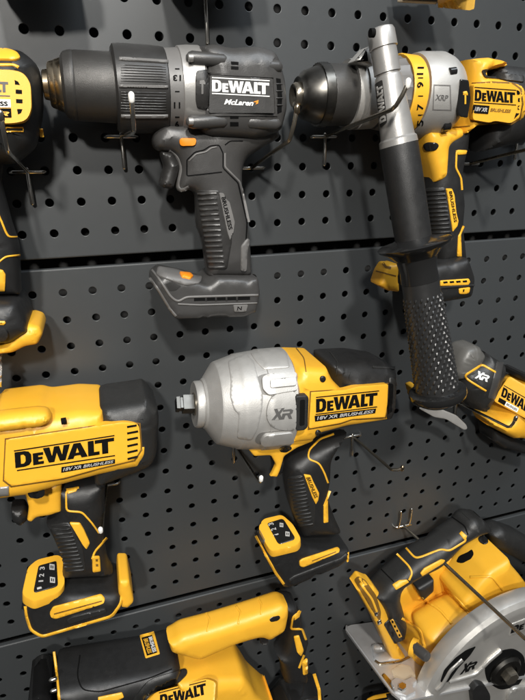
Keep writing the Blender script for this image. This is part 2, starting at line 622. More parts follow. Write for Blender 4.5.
def panel(r0, rows, c0, c1, label):
    P = 25.0; hr = 3.4; n = 16
    V, fs = [], []
    yz_top = (r0 - .86) * P; yz_bot = (r0 + rows - 1 + .85) * P
    def q(*i): fs.append(tuple(i))
    for r in range(rows):
        for c in range(c0, c1 + 1):
            cx, cz = c * P, (r0 + r) * P
            zt = yz_top + 1.6 if r == 0 else cz - P / 2
            zb = yz_bot - 1.6 if r == rows - 1 else cz + P / 2
            x0, x1 = cx - P / 2, cx + P / 2
            k = len(V)
            sq = [(x0 + (x1 - x0) * i / 4, zt) for i in range(4)] + [(x1, zt + (zb - zt) * i / 4) for i in range(4)] + \
                 [(x1 - (x1 - x0) * i / 4, zb) for i in range(4)] + [(x0, zb - (zb - zt) * i / 4) for i in range(4)]
            V += [(x, 0, -z) for x, z in sq]
            for rr, y in ((hr + .4, 0), (hr + .1, .13), (hr, .5), (hr, 1.6)):
                for i in range(n):
                    a = -3 * math.pi / 4 + 2 * math.pi * i / n
                    V.append((cx + rr * math.cos(a), y, -(cz + rr * math.sin(a))))
            for i in range(n):
                j = (i + 1) % n
                for l in range(4): q(k + l * n + i, k + l * n + j, k + (l + 1) * n + j, k + (l + 1) * n + i)
    xa, xb = c0 * P - P / 2, c1 * P + P / 2
    for zz, sg in ((yz_top, 1), (yz_bot, -1)):
        prof = [(0, 1.6), (.12, 1.0), (.47, .47), (1.0, .12), (1.6, 0), (5, 0)]
        k = len(V)
        for y, dz in prof: V += [(xa, y, -(zz + sg * dz)), (xb, y, -(zz + sg * dz))]
        for i in range(5): q(k + 2 * i, k + 2 * i + 1, k + 2 * i + 3, k + 2 * i + 2)
    base = np.array([(xa + xb) / 2, 0, -yz_bot])
    o = mesh_obj('pegboard_panel', V, fs, MATS['board'], base, None, True, 12)
    o.location = base * S
    o['label'] = label; o['category'] = 'pegboard'; o['group'] = 'perforated metal wall panels'
panel(-7, 15, -11, 33, 'dark grey perforated metal panel above the upper gap, topmost of the three')
panel(9.055, 15, -11, 33, 'dark grey perforated metal panel between the two horizontal gaps, middle of the three')
panel(25.11, 17, -11, 33, 'dark grey perforated metal panel below the lower gap, lowest of the three')

# ------------------------------------------------------------------ black hammer drill
def black_drill():
    t = Thing('cordless_drill', 'all dark grey cordless drill with orange button and white lettering, no battery fitted', 'drill', (215, 317), 40)
    D = 40
    handle = t.puff('handle', [(151, 136), (152, 148), (160, 152), (171, 153), (178, 166), (175, 188), (179, 192), (187, 189), (194, 192), (195, 224), (201, 241), (206, 276), (252, 276), (250, 243), (247, 219), (242, 192), (242, 170), (246, 158), (262, 148), (281, 137), (276, 126), (240, 120), (160, 122)], D, 19, R=15, m='graphite', fr=6)
    base = t.puff('battery_foot', [(149, 270), (157, 264), (181, 269), (196, 274), (205, 267), (252, 268), (258, 279), (260, 293), (256, 312), (244, 317), (176, 319), (170, 311), (158, 291), (149, 279)], D, 28, R=6, m='graphite', fr=3)
    body = t.puff('motor_housing', [(192, 50), (201, 46), (214, 43.5), (230, 48), (257, 46), (274, 51), (279, 58), (285, 80), (287, 108), (281, 131), (262, 137), (245, 140), (200, 138), (190, 133)], D, 31, R=15, m='graphite', fr=6)
    ch = t.lathe('chuck', (42, 84.5), D, (117, 88.5), D, [(0, 6), (.4, 12), (1.2, 13.5), (6, 14.3), (6.4, 19.5), (8, 21), (13, 22.4), (13.4, 22.9), (20.5, 25), (22, 25)], 'brass')
    t.lathe('chuck_sleeve', (42, 84.5), D, (117, 88.5), D, [(19.5, 23), (20, 26), (23, 30), (29, 31.8), (32, 32), (33, 31.5), (34, 32), (76, 32.2)], 'sleeve_metal', ch)
    cc = t.lathe('clutch_collar', (115, 89.5), D, (170, 91), D, [(0, 30), (.4, 37.5), (2.5, 40), (8, 40.6), (40, 39.5), (53, 38.3), (55, 36)], 'graphite_dark', n=48)
    for (x0, y0, x1, y1) in ((119, 59, 168, 62), (119, 86, 168, 87), (121, 116, 168, 116)):
        t.line('grip_rib', [(x0, y0), (x1, y1)], 3.2, 'graphite_light', 1.2, cc, on=[cc])
    t.dec('fine_rib', bars((121, 65), (166, 67), (121, 81), (166, 82), 7, .9) + bars((121, 92), (166, 93), (121, 111), (166, 112), 8, .9), 'graphite', .5, cc, on=[cc])
    nr = t.lathe('number_ring', (168, 91), D, (184, 91.4), D, [(0, 34), (.5, 37.2), (13, 38), (16, 38)], 'graphite_light')
    gc = t.lathe('gear_case', (182, 91), D, (206, 91.7), D, [(0, 37.5), (.8, 39.3), (10, 40), (22, 40), (24, 38)], 'silver')
    for s, y, hw in (('13', 78, 4), ('11', 105, 3.2), ('9', 124, 2)):
        t.text('number', s, [(177 + hw, y + 3), (177 - hw, y + 3), (177 - hw, y - 3), (177 + hw, y - 3)], 'deep', .3, .03, par=nr, on=[nr])
    for y in (69, 91.5, 117): t.line('index_mark', [(175, y), (179.5, y)], 1.1, 'deep', .3, nr, on=[nr])
    # bosses and screws
    for (x0, y0, x1, y1, r, mm) in ((192, 58, 223, 61, 5.2, 'graphite_light'), (251, 66, 277, 67, 5.0, 'graphite_light'), (192, 122, 223, 121, 5.4, 'graphite_light'), (249, 122, 275, 124, 5.4, 'graphite_light')):
        z = 27 * 1.0
        t.tube('screw_boss', [(x0, y0, 66), (x1, y1, 66)], r * .9, 'graphite', par=body, smooth=False, n=14)
    for (x, y) in ((192.5, 57.8), (192.5, 121.5)):
        t.lathe('screw', (x - 4, y), 70, (x + 1, y), 70, [(0, 2.4), (.5, 3.6), (5, 3.6)], 'silver', body, n=14)
    t.dec('vent_slot_shade', [[(231, 61.5), (238.5, 62), (238.5, 65), (231, 64.5)], [(231, 66.2), (238.5, 66.7), (238.5, 69.8), (231, 69.2)], [(230, 115), (238.5, 115), (238.5, 118.8), (230, 118.8)], [(230, 122), (238.5, 122), (238.5, 126.2), (230, 126.2)]], 'deep', .2, body)  # slots are flat near-black patches, their recess shade painted on
    t.dec('rear_vent_shade', [[(276, 78), (280.5, 79), (282, 96), (281.5, 112), (277, 114), (277.5, 96)]], 'deep', .2, body, on=[body])  # vent drawn as a dark patch, its shade painted, not cut
    t.dec('vent_bar', [strip([(276, y), (282.5, y)], 1.3, 0) for y in (84, 91, 98, 105)], 'graphite', .7, body, on=[body])
    # label panel
    lp = t.dec('logo_panel', [(210, 75), (272.5, 78.5), (274.5, 113), (209, 113)], 'graphite_dark', .4, body, on=[body], fr=2, solid=True, flat=True, sink=7)
    t.dec('panel_rim', {'o': [(206.5, 72.5), (274.5, 75.5), (277, 116), (206, 116)], 'h': [[(209, 74.5), (273, 77.8), (275, 114), (208.5, 114)]]}, 'graphite', 1.6, body, on=[body])
    t.polys('wordmark', WORDMARK, [(212, 79.8), (269, 83), (269, 94.5), (212, 91.5)], 'white_print', .35, lp)
    t.dec('logo_rule', [strip([(212, 77.6), (269.5, 80.8)], 1.0, 0), strip([(212, 93.4), (269.5, 96.4)], 1.0, 0)], 'white_print', .3, lp)
    t.text('partner_lettering', 'McLaren', [(224, 99), (253.5, 100.5), (253.5, 106), (224, 104.5)], 'white_print', .35, .03, .35, lp)
    t.dec('swoosh', [(253, 102), (258.5, 100), (258, 103.5), (255.5, 104.5), (256.5, 102.5)], 'orange', .3, lp)
    hp = t.dec('mode_panel', [(196.5, 71), (207, 69.5), (209, 78), (208.5, 104), (206, 109.5), (197, 108), (195.5, 100), (195.5, 78)], 'graphite_dark', 1.3, body, fr=2, solid=True)
    t.polys('hammer_symbol', HAMMER, [(199, 80), (205.5, 80), (205.5, 94), (199, 94)], 'graphite_light', .4, hp, on=[hp])
    # trigger zone
    tr = t.puff('trigger', [(158, 151), (163, 166), (158, 184), (162, 188), (173, 189), (180, 166), (172, 152)], D, 13, R=8, m='graphite_dark', fr=3)
    t.dec('trigger_guard', [strip([(169, 151), (177, 157), (181, 169), (177, 186), (181, 191), (189, 187)], 3.2, 5)], 'graphite_light', .8, handle, on=[handle])
    t.dec('direction_button', [(180, 138), (195, 138), (196.5, 141), (195, 146), (181, 146), (179, 142.5)], 'orange', 2.0, fr=3)
    t.line('groove', [[(187, 160), (195, 152), (204, 150), (210, 146), (219, 145), (223, 153), (223, 168), (229, 174), (238, 183), (243, 205), (247, 222), (246, 240)], [(225, 145), (230, 141), (243, 141)], [(187, 160), (187, 176), (222, 172)]], 1.2, 'deep', .25, handle, on=[handle])
    t.line('mould_ridge', [[(189, 161), (196, 154), (206, 152), (211, 148), (217, 147)], [(225, 153), (225, 167), (231, 173), (240, 182), (245, 203), (249, 222)]], 1.6, 'graphite_light', .5, handle, on=[handle])
    pad = t.dec('grip_pad', [(196, 190), (219, 190), (226, 206), (232, 240), (227, 269), (208, 269), (203, 242), (197, 225)], 'graphite_dark', .9, handle, on=[handle], fr=3, solid=True)
    t.dec('grip_ridges', bars((197.5, 194), (217, 193), (209, 267), (225, 267), 15, 2.5), 'graphite', 1.1, pad, on=[pad])
    sl = t.dec('side_label', [(218.5, 192.5), (223.5, 193), (226, 199), (229.5, 202), (234.5, 222), (233.5, 232), (229.5, 240.5), (226.5, 231)], 'graphite_light', 1.6, handle, on=[handle], fr=1.2, solid=True)
    t.text('lettering', 'BRUSHLESS', [(225.2, 196.5), (232.6, 229), (228.6, 230), (221.2, 197.5)], 'deep', .3, .03, par=sl, on=[sl])
    t.dec('belt_clip_mount', [(241, 246), (247, 238), (249, 240), (246.5, 254), (246, 271), (240.5, 271)], 'graphite_light', 1.6, handle, on=[handle], fr=2)
    # foot
    t.dec('lamp_surround', [(158, 267), (176, 270), (194, 276), (203, 277), (200, 284), (185, 286), (170, 281), (156, 276)], 'graphite_light', 1.6, base, on=[base], fr=3, solid=True)
    t.dec('light_button', [(179, 272.5), (190, 273.5), (193.5, 277), (190, 279.5), (182, 278)], 'orange', 1.6, base, fr=1.5)
    t.dec('foot_recess', [(165.5, 284), (172, 281.5), (181, 286), (176, 290), (170, 291)], 'graphite_dark', .4, base, on=[base], fr=1)
    t.line('foot_edge', [[(150, 278), (158, 289), (170, 309), (176, 316)], [(152, 270), (160, 280), (171, 297), (178, 302), (186, 297), (258, 295)]], 2.2, 'graphite_light', .8, base, on=[base], fr=4)
    t.dec('slide_slot', [(194, 297.5), (250, 296.3), (250, 299.8), (194, 301)], 'deep', .2, base, on=[base])
    t.dec('slot_bridge', [strip([(x, 296.5), (x, 301)], 1.8, 0) for x in (206, 216, 226.5, 237)], 'graphite_dark', .5, base, on=[base])
    t.line('parting_line', [(178, 304), (200, 305), (257, 303)], 1.4, 'graphite_light', .7, base, on=[base])
    pl = t.dec('badge', [(233, 305), (248, 304.5), (246, 311.5), (234, 312)], 'graphite_light', 1.3, base, on=[base], fr=1.5, solid=True)
    t.text('badge_letter', 'N', [(237.5, 306.5), (242, 306.3), (241.5, 310), (237, 310.2)], 'deep', .3, .02, par=pl, on=[pl])
black_drill()

# ------------------------------------------------------------------ drill cut by the left edge
def edge_drill():
    t = Thing('cordless_drill', 'yellow and black cordless drill cut off by the left edge of the photo', 'drill', (-8, 345), 40)
    D = 40
    h = t.puff('handle', [(-40, 158), (4, 160), (2, 180), (13, 223), (20, 243), (22, 294), (-45, 296), (-50, 240)], D, 18, R=14, m='black', fr=6)
    b = t.puff('battery_foot', [(-70, 288), (23, 287), (31, 300), (34, 312), (30, 330), (10, 343), (-70, 345)], D, 34, R=12, m='black', fr=6)
    y = t.puff('front_foot', [(6, 338), (20, 322), (32, 316), (42, 319), (45, 326), (40, 336), (28, 338), (16, 344), (-10, 347), (-40, 346), (-40, 341)], D, 26, R=7, m='yellow', fr=3)
    body = t.puff('motor_housing', [(-60, 50), (19, 49), (32, 59), (39, 68), (42.5, 82), (44, 104), (43, 118), (37, 148), (17, 164), (-60, 166)], D, 31, R=27, m='black', fr=7)
    p = t.dec('logo_panel', [(-50, 69), (12, 70), (24, 73), (31, 84), (32, 110), (27, 121), (14, 124), (-50, 124)], 'yellow', 1.6, body, on=[body], fr=6, solid=True, flat=True, sink=7)
    t.dec('top_cap', [(-50, 49), (8, 50), (17, 53), (21, 59), (17, 61), (-50, 60)], 'yellow', 1.5, body, on=[body], fr=3)
    t.dec('trim', [strip([(-50, 65), (14, 65), (18.5, 67.5)], 2.6, 2), strip([(6, 127.5), (23, 127.5), (23, 131.5), (6, 131.5), (6, 127.5)], 1.2, 0), strip([(41, 129), (42, 137)], 2.6, 0)], 'yellow', .8, body, on=[body])
    t.dec('vent_slot_shade', [[(14.5, 80), (18, 81.5), (20, 85), (15, 84.5)], [(15.5, 89.5), (22, 90), (22, 94), (15.8, 93.7)], [(16, 99), (22.5, 99.4), (22.5, 103.4), (16.2, 103)], [(17, 109), (22.5, 109.2), (21, 113), (18, 114.5)]], 'deep', .2, p, on=[p])  # painted shade of the vents on the side panel
    t.polys('wordmark', WORDMARK, [(-38, 80), (8, 82), (8.5, 92.5), (-38, 90)], 'grey_print', .3, p, on=[p])
    t.dec('logo_rule', [strip([(-40, 94.5), (10, 96)], 1, 0)], 'grey_print', .3, p, on=[p])
    w = t.dec('spec_label', [(-40, 98), (10.5, 99.5), (11, 107.5), (-40, 107)], 'white_print', .4, p, on=[p], solid=True)
    t.text('lettering', 'BRUSHLESS', [(-34, 100.5), (7.5, 101.5), (8, 106), (-34, 105)], 'deep', .3, .03, par=w, on=[w])
    k = t.dec('series_label', [(-40, 108), (11, 108.5), (11.5, 117.5), (-40, 117)], 'deep', .4, p, on=[p], solid=True)
    t.polys('series_mark', XR, [(-7, 110.5), (8.5, 111), (8.5, 116), (-7, 115.5)], 'yellow', .3, k, on=[k])
    t.line('handle_trim', [[(-4, 208), (6, 233), (9, 237), (17, 237)], [(-8, 270), (1, 260), (6, 256.5), (20, 255)]], 1.8, 'yellow', .7, h, on=[h], fr=3)
    t.dec('rear_trim', [(-6, 268), (3, 270), (5.5, 274), (5, 291), (-6, 291)], 'yellow', 1.2, h, on=[h], fr=1)
    t.dec('foot_slot', [(-20, 320.5), (5, 321), (6, 323), (4, 325), (-20, 325)], 'yellow', 1.0, b, on=[b])
    t.dec('foot_slot_hole', [(-20, 322), (4, 322.3), (4, 323.6), (-20, 323.6)], 'deep', 1.2, b, on=[b])
    t.dec('foot_bump', [(-20, 328), (6, 328), (9, 333), (6, 340), (-20, 340)], 'rubber', 2.2, b, on=[b], fr=4)
edge_drill()

# ------------------------------------------------------------------ yellow hammer drill with side handle
def hammer_drill():
    t = Thing('hammer_drill', 'yellow hammer drill with black side handle clamped behind its chuck', 'drill', (450, 300), 40)
    D = 42
    hd = t.puff('handle', [(420, 130), (470, 128), (468, 150), (465, 160), (462, 179), (465, 205), (463, 227), (467, 262), (430, 262), (424, 235), (420, 200)], D, 18, R=13, m='black', fr=5)
    ft = t.puff('battery_foot', [(398, 258), (440, 249), (462, 250), (469, 261), (475, 279), (472, 297), (442, 302), (398, 300)], D, 32, R=9, m='black', fr=5)
    lf = t.puff('front_foot', [(379, 261), (388, 261), (398, 264), (399, 292), (386, 290), (370, 281), (374, 269)], D, 12, R=5, m='yellow', fr=2.5)
    rub = t.puff('rubber_back', [(478, 64), (512, 66), (545, 70), (552, 110), (535, 140), (505, 146), (480, 152), (468, 152), (470, 126)], D, 26, R=22, m='black', fr=8)
    body = t.puff('motor_housing', [(450, 58), (466, 60), (485, 58), (502, 60.5), (511, 68), (506, 72), (485, 70), (484, 76), (500, 80), (519, 84), (524, 92), (525, 112), (519, 125), (505, 128), (485, 126), (476, 125), (466, 134), (456, 140), (446, 136)], D + 4, 28, R=20, m='yellow', fr=4)
    t.puff('neck', [(412, 130), (462, 128), (464, 136), (449, 146), (447, 176), (441, 181), (424, 183), (418, 160)], D + 4, 17, R=11, m='yellow', fr=4, par=body)
    nk = t.lathe('gear_case', (424, 96.5), D, (472, 99.5), D, [(-1, 34), (0, 37), (6, 38.5), (26, 39.5), (32, 37), (36, 33)], 'alloy')
    cr = t.lathe('number_ring', (400, 96), D, (424, 97.5), D, [(7, 28), (7.5, 36), (9, 36.8), (22, 36), (23, 30)], 'yellow')
    rc = t.lathe('clutch_collar', (386, 95), D, (412, 96.3), D, [(0, 26), (1, 31), (20, 33.5), (24, 30)], 'graphite_light', n=60, ridge=(20, .8, 1, 2))
    for s, y, hgt in (('11', 71, 4), ('9', 85, 3), ('7', 107, 3), ('5', 123, 3)):
        t.text('number', s, [(416.5, y + hgt), (417.5, y - hgt), (424, y - hgt), (423, y + hgt)], 'deep', .3, .025, par=cr, on=[cr, nk])
    for y in (78, 96, 115): t.line('index_mark', [(418, y), (423, y)], 1, 'deep', .3, cr, on=[cr, nk])
    ch = t.lathe('chuck', (299, 95.5), D, (386, 95), D, [(3, 8), (2.2, 12), (3, 17), (7, 19), (10, 22), (25, 26.5), (26, 27.5), (27, 27)], 'gunmetal')
    t.lathe('jaw', (294, 95.5), D, (310, 95.4), D, [(4, 4), (2.5, 6), (1.2, 8.5), (1.4, 10.5), (4, 12), (9, 12)], 'dark_wire', ch, closed=True)
    t.lathe('knurled_ring', (299, 95.5), D, (386, 95), D, [(25, 25), (25.5, 28.3), (29, 28.7), (34, 28.7), (35, 27.5)], 'gunmetal', ch, n=72, ridge=(36, .5, 1, 3))
    t.lathe('chuck_sleeve', (299, 95.5), D, (386, 95), D, [(34, 26), (34.5, 28), (36, 28.3), (66, 27.2), (68, 26)], 'sleeve_metal', ch)
    # logo side
    lp = t.dec('logo_panel', [(473, 84), (490, 83), (512, 84), (520, 90), (521.5, 104), (519, 118), (510, 123.5), (494, 121), (489, 123), (472, 120)], 'yellow', 1.3, body, on=[body, rub], fr=3, solid=True, flat=True, sink=7)
    t.dec('panel_groove', {'o': [(472, 82.5), (490, 81.5), (513, 82.5), (521.8, 89), (523.3, 104), (520.5, 119), (511, 125.3), (494, 122.5), (489, 124.6), (470.5, 121.5)], 'h': [[(473, 84), (490, 83), (512, 84), (520, 90), (521.5, 104), (519, 118), (510, 123.5), (494, 121), (489, 123), (472, 120)]]}, 'dim_gold', .25, body, on=[body, rub])
    t.polys('wordmark', WORDMARK, [(475, 89.5), (515, 92.5), (515, 103), (474.5, 100.5)], 'deep', .35, lp, on=[lp])
    t.dec('logo_rule', [strip([(474.5, 87.3), (516, 90.3)], .9, 0), strip([(474, 102.3), (516, 105)], .9, 0)], 'deep', .3, lp, on=[lp])
    bx = t.dec('voltage_label', [(473.5, 104.5), (489.5, 105.8), (488, 114), (472.5, 113)], 'deep', .4, lp, on=[lp], solid=True)
    t.text('voltage_text', '18V XR', [(475, 106.7), (487.5, 107.8), (486.8, 112), (474.3, 111)], 'dim_print', .3, .03, .2, bx, on=[bx])
    t.text('lettering', 'BRUSHLESS', [(490.5, 108), (511, 109.5), (510.5, 113), (490, 111.6)], 'dim_gold', .3, .03, .2, lp, on=[lp])
    t.dec('vent_slot_shade', [[(516.5, 90), (519, 91), (521, 95), (517, 94.5)], [(518, 98), (521.8, 98.3), (521.8, 102), (518, 101.7)], [(518, 105.5), (521.5, 105.8), (521, 110), (517.5, 109.5)], [(516, 113), (519.5, 113.5), (514, 119)]], 'deep', .35, body)  # dark inside of the vents painted on the housing
    xp = t.dec('series_panel', {'o': [(433.5, 84.5), (450.5, 85), (451.5, 110.5), (432.5, 110)], 'h': [[(434.5, 85.6), (449.5, 86), (450.4, 109.4), (433.6, 109)]]}, 'graphite_light', .3, nk, on=[nk])
    t.text('series_text', 'XRP', [(435.2, 94.5), (448.3, 95.3), (447.8, 101), (434.8, 100.2)], 'grey_print', .3, .02, .2, nk, on=[nk])
    hp = t.dec('mode_panel', [(460.5, 79), (468.5, 80), (470.5, 98), (467.5, 118), (459, 116.5), (456.5, 108), (458.5, 92)], 'gloss', .6, nk, fr=2, solid=True, flat=True, sink=8)
    t.polys('hammer_symbol', HAMMER, [(462.5, 91), (468, 91), (468, 104), (462.5, 104)], 'yellow', .5, hp, on=[hp])
    for (x, y) in ((454, 71), (448, 125.5)):
        t.lathe('screw', (x - 4, y + 1), 72 if y < 100 else 66, (x + 3, y), 72 if y < 100 else 66, [(0, 3), (1, 4), (7, 4)], 'gloss', nk, n=16)
    t.dec('direction_button', [(422.5, 145), (427, 142), (437, 142.5), (439.5, 146), (436, 150.5), (426, 151.5)], 'gloss', 1.0, body, fr=3)
    t.line('groove', [(447, 128), (470, 126)], 1, 'dim_gold', .25, body, on=[body])
    t.dec('top_grip', [(481, 70), (487, 69), (503, 73), (524, 76), (524, 83), (500, 79.5), (484, 78)], 'rubber', 1.5, rub, fr=3)
    t.line('handle_trim', [[(466, 151), (456.5, 150.5), (455.8, 168), (461, 178), (462, 190)], [(463.5, 226), (458.5, 238), (459.5, 256)]], 1.7, 'yellow', .7, hd, on=[hd, rub], fr=3)
    t.dec('rear_trim', [(455.5, 150.5), (467, 150.5), (465.5, 154.5), (457.5, 155)], 'yellow', .9, hd, on=[hd, rub], fr=1)
    t.dec('clip_trim', [(458, 236), (460.5, 232), (461.5, 256.5), (456.8, 256.5)], 'yellow', 1.0, hd, on=[hd, ft], fr=1)
    gp = t.dec('grip_pad', [(425, 188), (445, 187), (452, 215), (454, 237), (430, 239)], 'rubber', .8, hd, on=[hd], fr=3, solid=True)
    t.dec('grip_ridges', bars((426, 191), (445, 190), (430, 237), (451.5, 236), 12, 2.2), 'black', 1.2, gp, on=[gp])
    sl = t.dec('side_label', [(445.5, 188.5), (451.5, 188.5), (454, 195), (456, 213), (458, 221), (457, 226), (452, 232), (449, 212)], 'yellow', 1.5, hd, on=[hd], fr=1.2, solid=True)
    t.text('lettering', 'BRUSHLESS', [(451.8, 191), (457, 222), (454, 222.5), (448.8, 191.5)], 'deep', .3, .03, par=sl, on=[sl])
    st = t.dec('slide_slot', [(440, 280.5), (468.5, 278.5), (470, 282), (468, 285), (440, 286)], 'yellow', .9, ft, on=[ft], fr=1, solid=True)
    t.dec('slot_hole', [[(x, 281.6 - (x - 443) * .05), (x + 4.2, 281.2 - (x - 443) * .05), (x + 4.6, 283 - (x - 443) * .05), (x + .5, 283.4 - (x - 443) * .05)] for x in (443, 449.5, 456, 462.5)], 'deep', .3, st, on=[st])
    t.line('parting_line', [(440, 287.5), (474, 285)], 2, 'rubber', 1.6, ft, on=[ft])
    bd = t.dec('badge', [(458.5, 288.5), (470, 287), (469, 292.5), (466, 294), (459, 294)], 'yellow', .9, ft, on=[ft], fr=1.5, solid=True)
    t.dec('badge_mark', [(463, 289.5), (464.5, 289.3), (464, 291.8), (462.8, 292)], 'deep', .3, bd, on=[bd])
    t.dec('foot_seam', [strip([(376, 271), (396, 276)], 1.2, 0), strip([(383, 263), (386, 267), (391, 268)], 2.4, 0)], 'dim_gold', .3, lf, on=[lf])
    # side handle
    hr = t.lathe('clamp_ring', (356, 95), D, (384, 95), D, [(0, 28), (.5, 31.5), (6, 32), (6.5, 30), (10, 30), (10.5, 32), (26, 31), (27, 27)], 'alloy')
    t.puff('clamp_arm', [(347, 64), (365, 44), (370, 47), (372, 62), (378, 100), (386, 134), (372, 126), (366, 70)], 62, 10, R=3, m='alloy', fr=2, par=hr)
    t.dec('arm_opening', [(354, 62), (365, 49), (367, 52), (368, 61)], 'deep', .2, hr, on=[s[0] for s in t.solids if s[0].name.startswith('clamp_arm')])
    A, B = (380, 26), (440, 409)
    da, db = 86, 128
    sh = t.lathe('side_handle', A, da, B, db, [(0, 8), (1, 12.3), (4, 13.6), (20, 14), (21, 12.6), (46, 13.2), (46.6, 11.5), (48.5, 11.5), (49, 12.6), (52, 13.4), (96, 16), (112, 16.8), (114, 18.6), (120, 19)], 'silver', angle=30)
    t.lathe('handle_tube', A, da, B, db, [(118, 15), (118.5, 18.6), (122, 19), (170, 18.6), (212, 18), (222, 17.6)], 'black', sh)
    t.lathe('hand_guard', A, da, B, db, [(216, 17), (220, 24), (223, 34), (225.5, 36.5), (228, 35), (231, 28), (238, 20), (250, 18.2), (262, 18.5)], 'gloss', sh, n=56)
    pr = [(258, 17.2)] + [(262 + i * 2.3, 18.0 + 3.0 * (i / 50)) for i in range(51)] + [(378, 20.6)]
    t.lathe('grip', A, da, B, db, pr, 'gripblack', sh, n=80, stud=(1.15, 8, 49), angle=180)
    t.lathe('end_flange', A, da, B, db, [(374, 20), (376, 24), (379, 27.5), (383, 28), (386, 26), (388, 18)], 'gloss', sh, n=48)
    th = t.lathe('cross_hole', (371.5, 33), 100, (375.5, 33), 100, [(0, 4.2), (4, 4.2)], 'deep', sh, n=18)
    pn = t.dec('tag_plate', [(375, 84), (382.5, 79.5), (387.5, 122), (380.5, 128)], 'graphite_dark', .4, sh, on=[sh], fr=2, solid=True)
    t.polys('tag_lettering', WORDMARK, [(380, 124), (376.3, 87), (382, 83.5), (386, 120.5)], 'alloy', .5, pn, on=[pn, sh])
hammer_drill()
# ------------------------------------------------------------------ large yellow impact wrench at the left
def battery_screen(t, par, bt, frame, screen, q1, q2):
    fr = t.dec('display_frame', frame, 'yellow', 2.5, par, on=[bt], fr=4, solid=True, flat=True, sink=8)
    sc = t.dec('display', screen, 'gloss', .8, fr, on=[fr], fr=2, solid=True)
    for s, q in q1:
        cx = sum(p[0] for p in q) / 4; cy = sum(p[1] for p in q) / 4
        q = [(cx + (x - cx) * .72, cy + (y - cy) * .72) for x, y in q]
        t.text('display_digit', s, q, 'dim_print', .3, .02, par=sc, on=[sc])
    for (x, y, r) in q2:
        r *= .8
        t.dec('display_icon', {'o': [(x - r, y - r * 1.2), (x + r, y - r * .9), (x + r, y + r * 1.2), (x - r, y + r)], 'h': [[(x - r * .55, y - r * .7), (x + r * .55, y - r * .5), (x + r * .55, y + r * .7), (x - r * .55, y + r * .55)]]}, 'dim_print', .3, sc, on=[sc])
        t.dec('display_icon', strip([(x, y - r * .6), (x, y + r * .6)], .7, 0), 'dim_print', .3, sc, on=[sc])

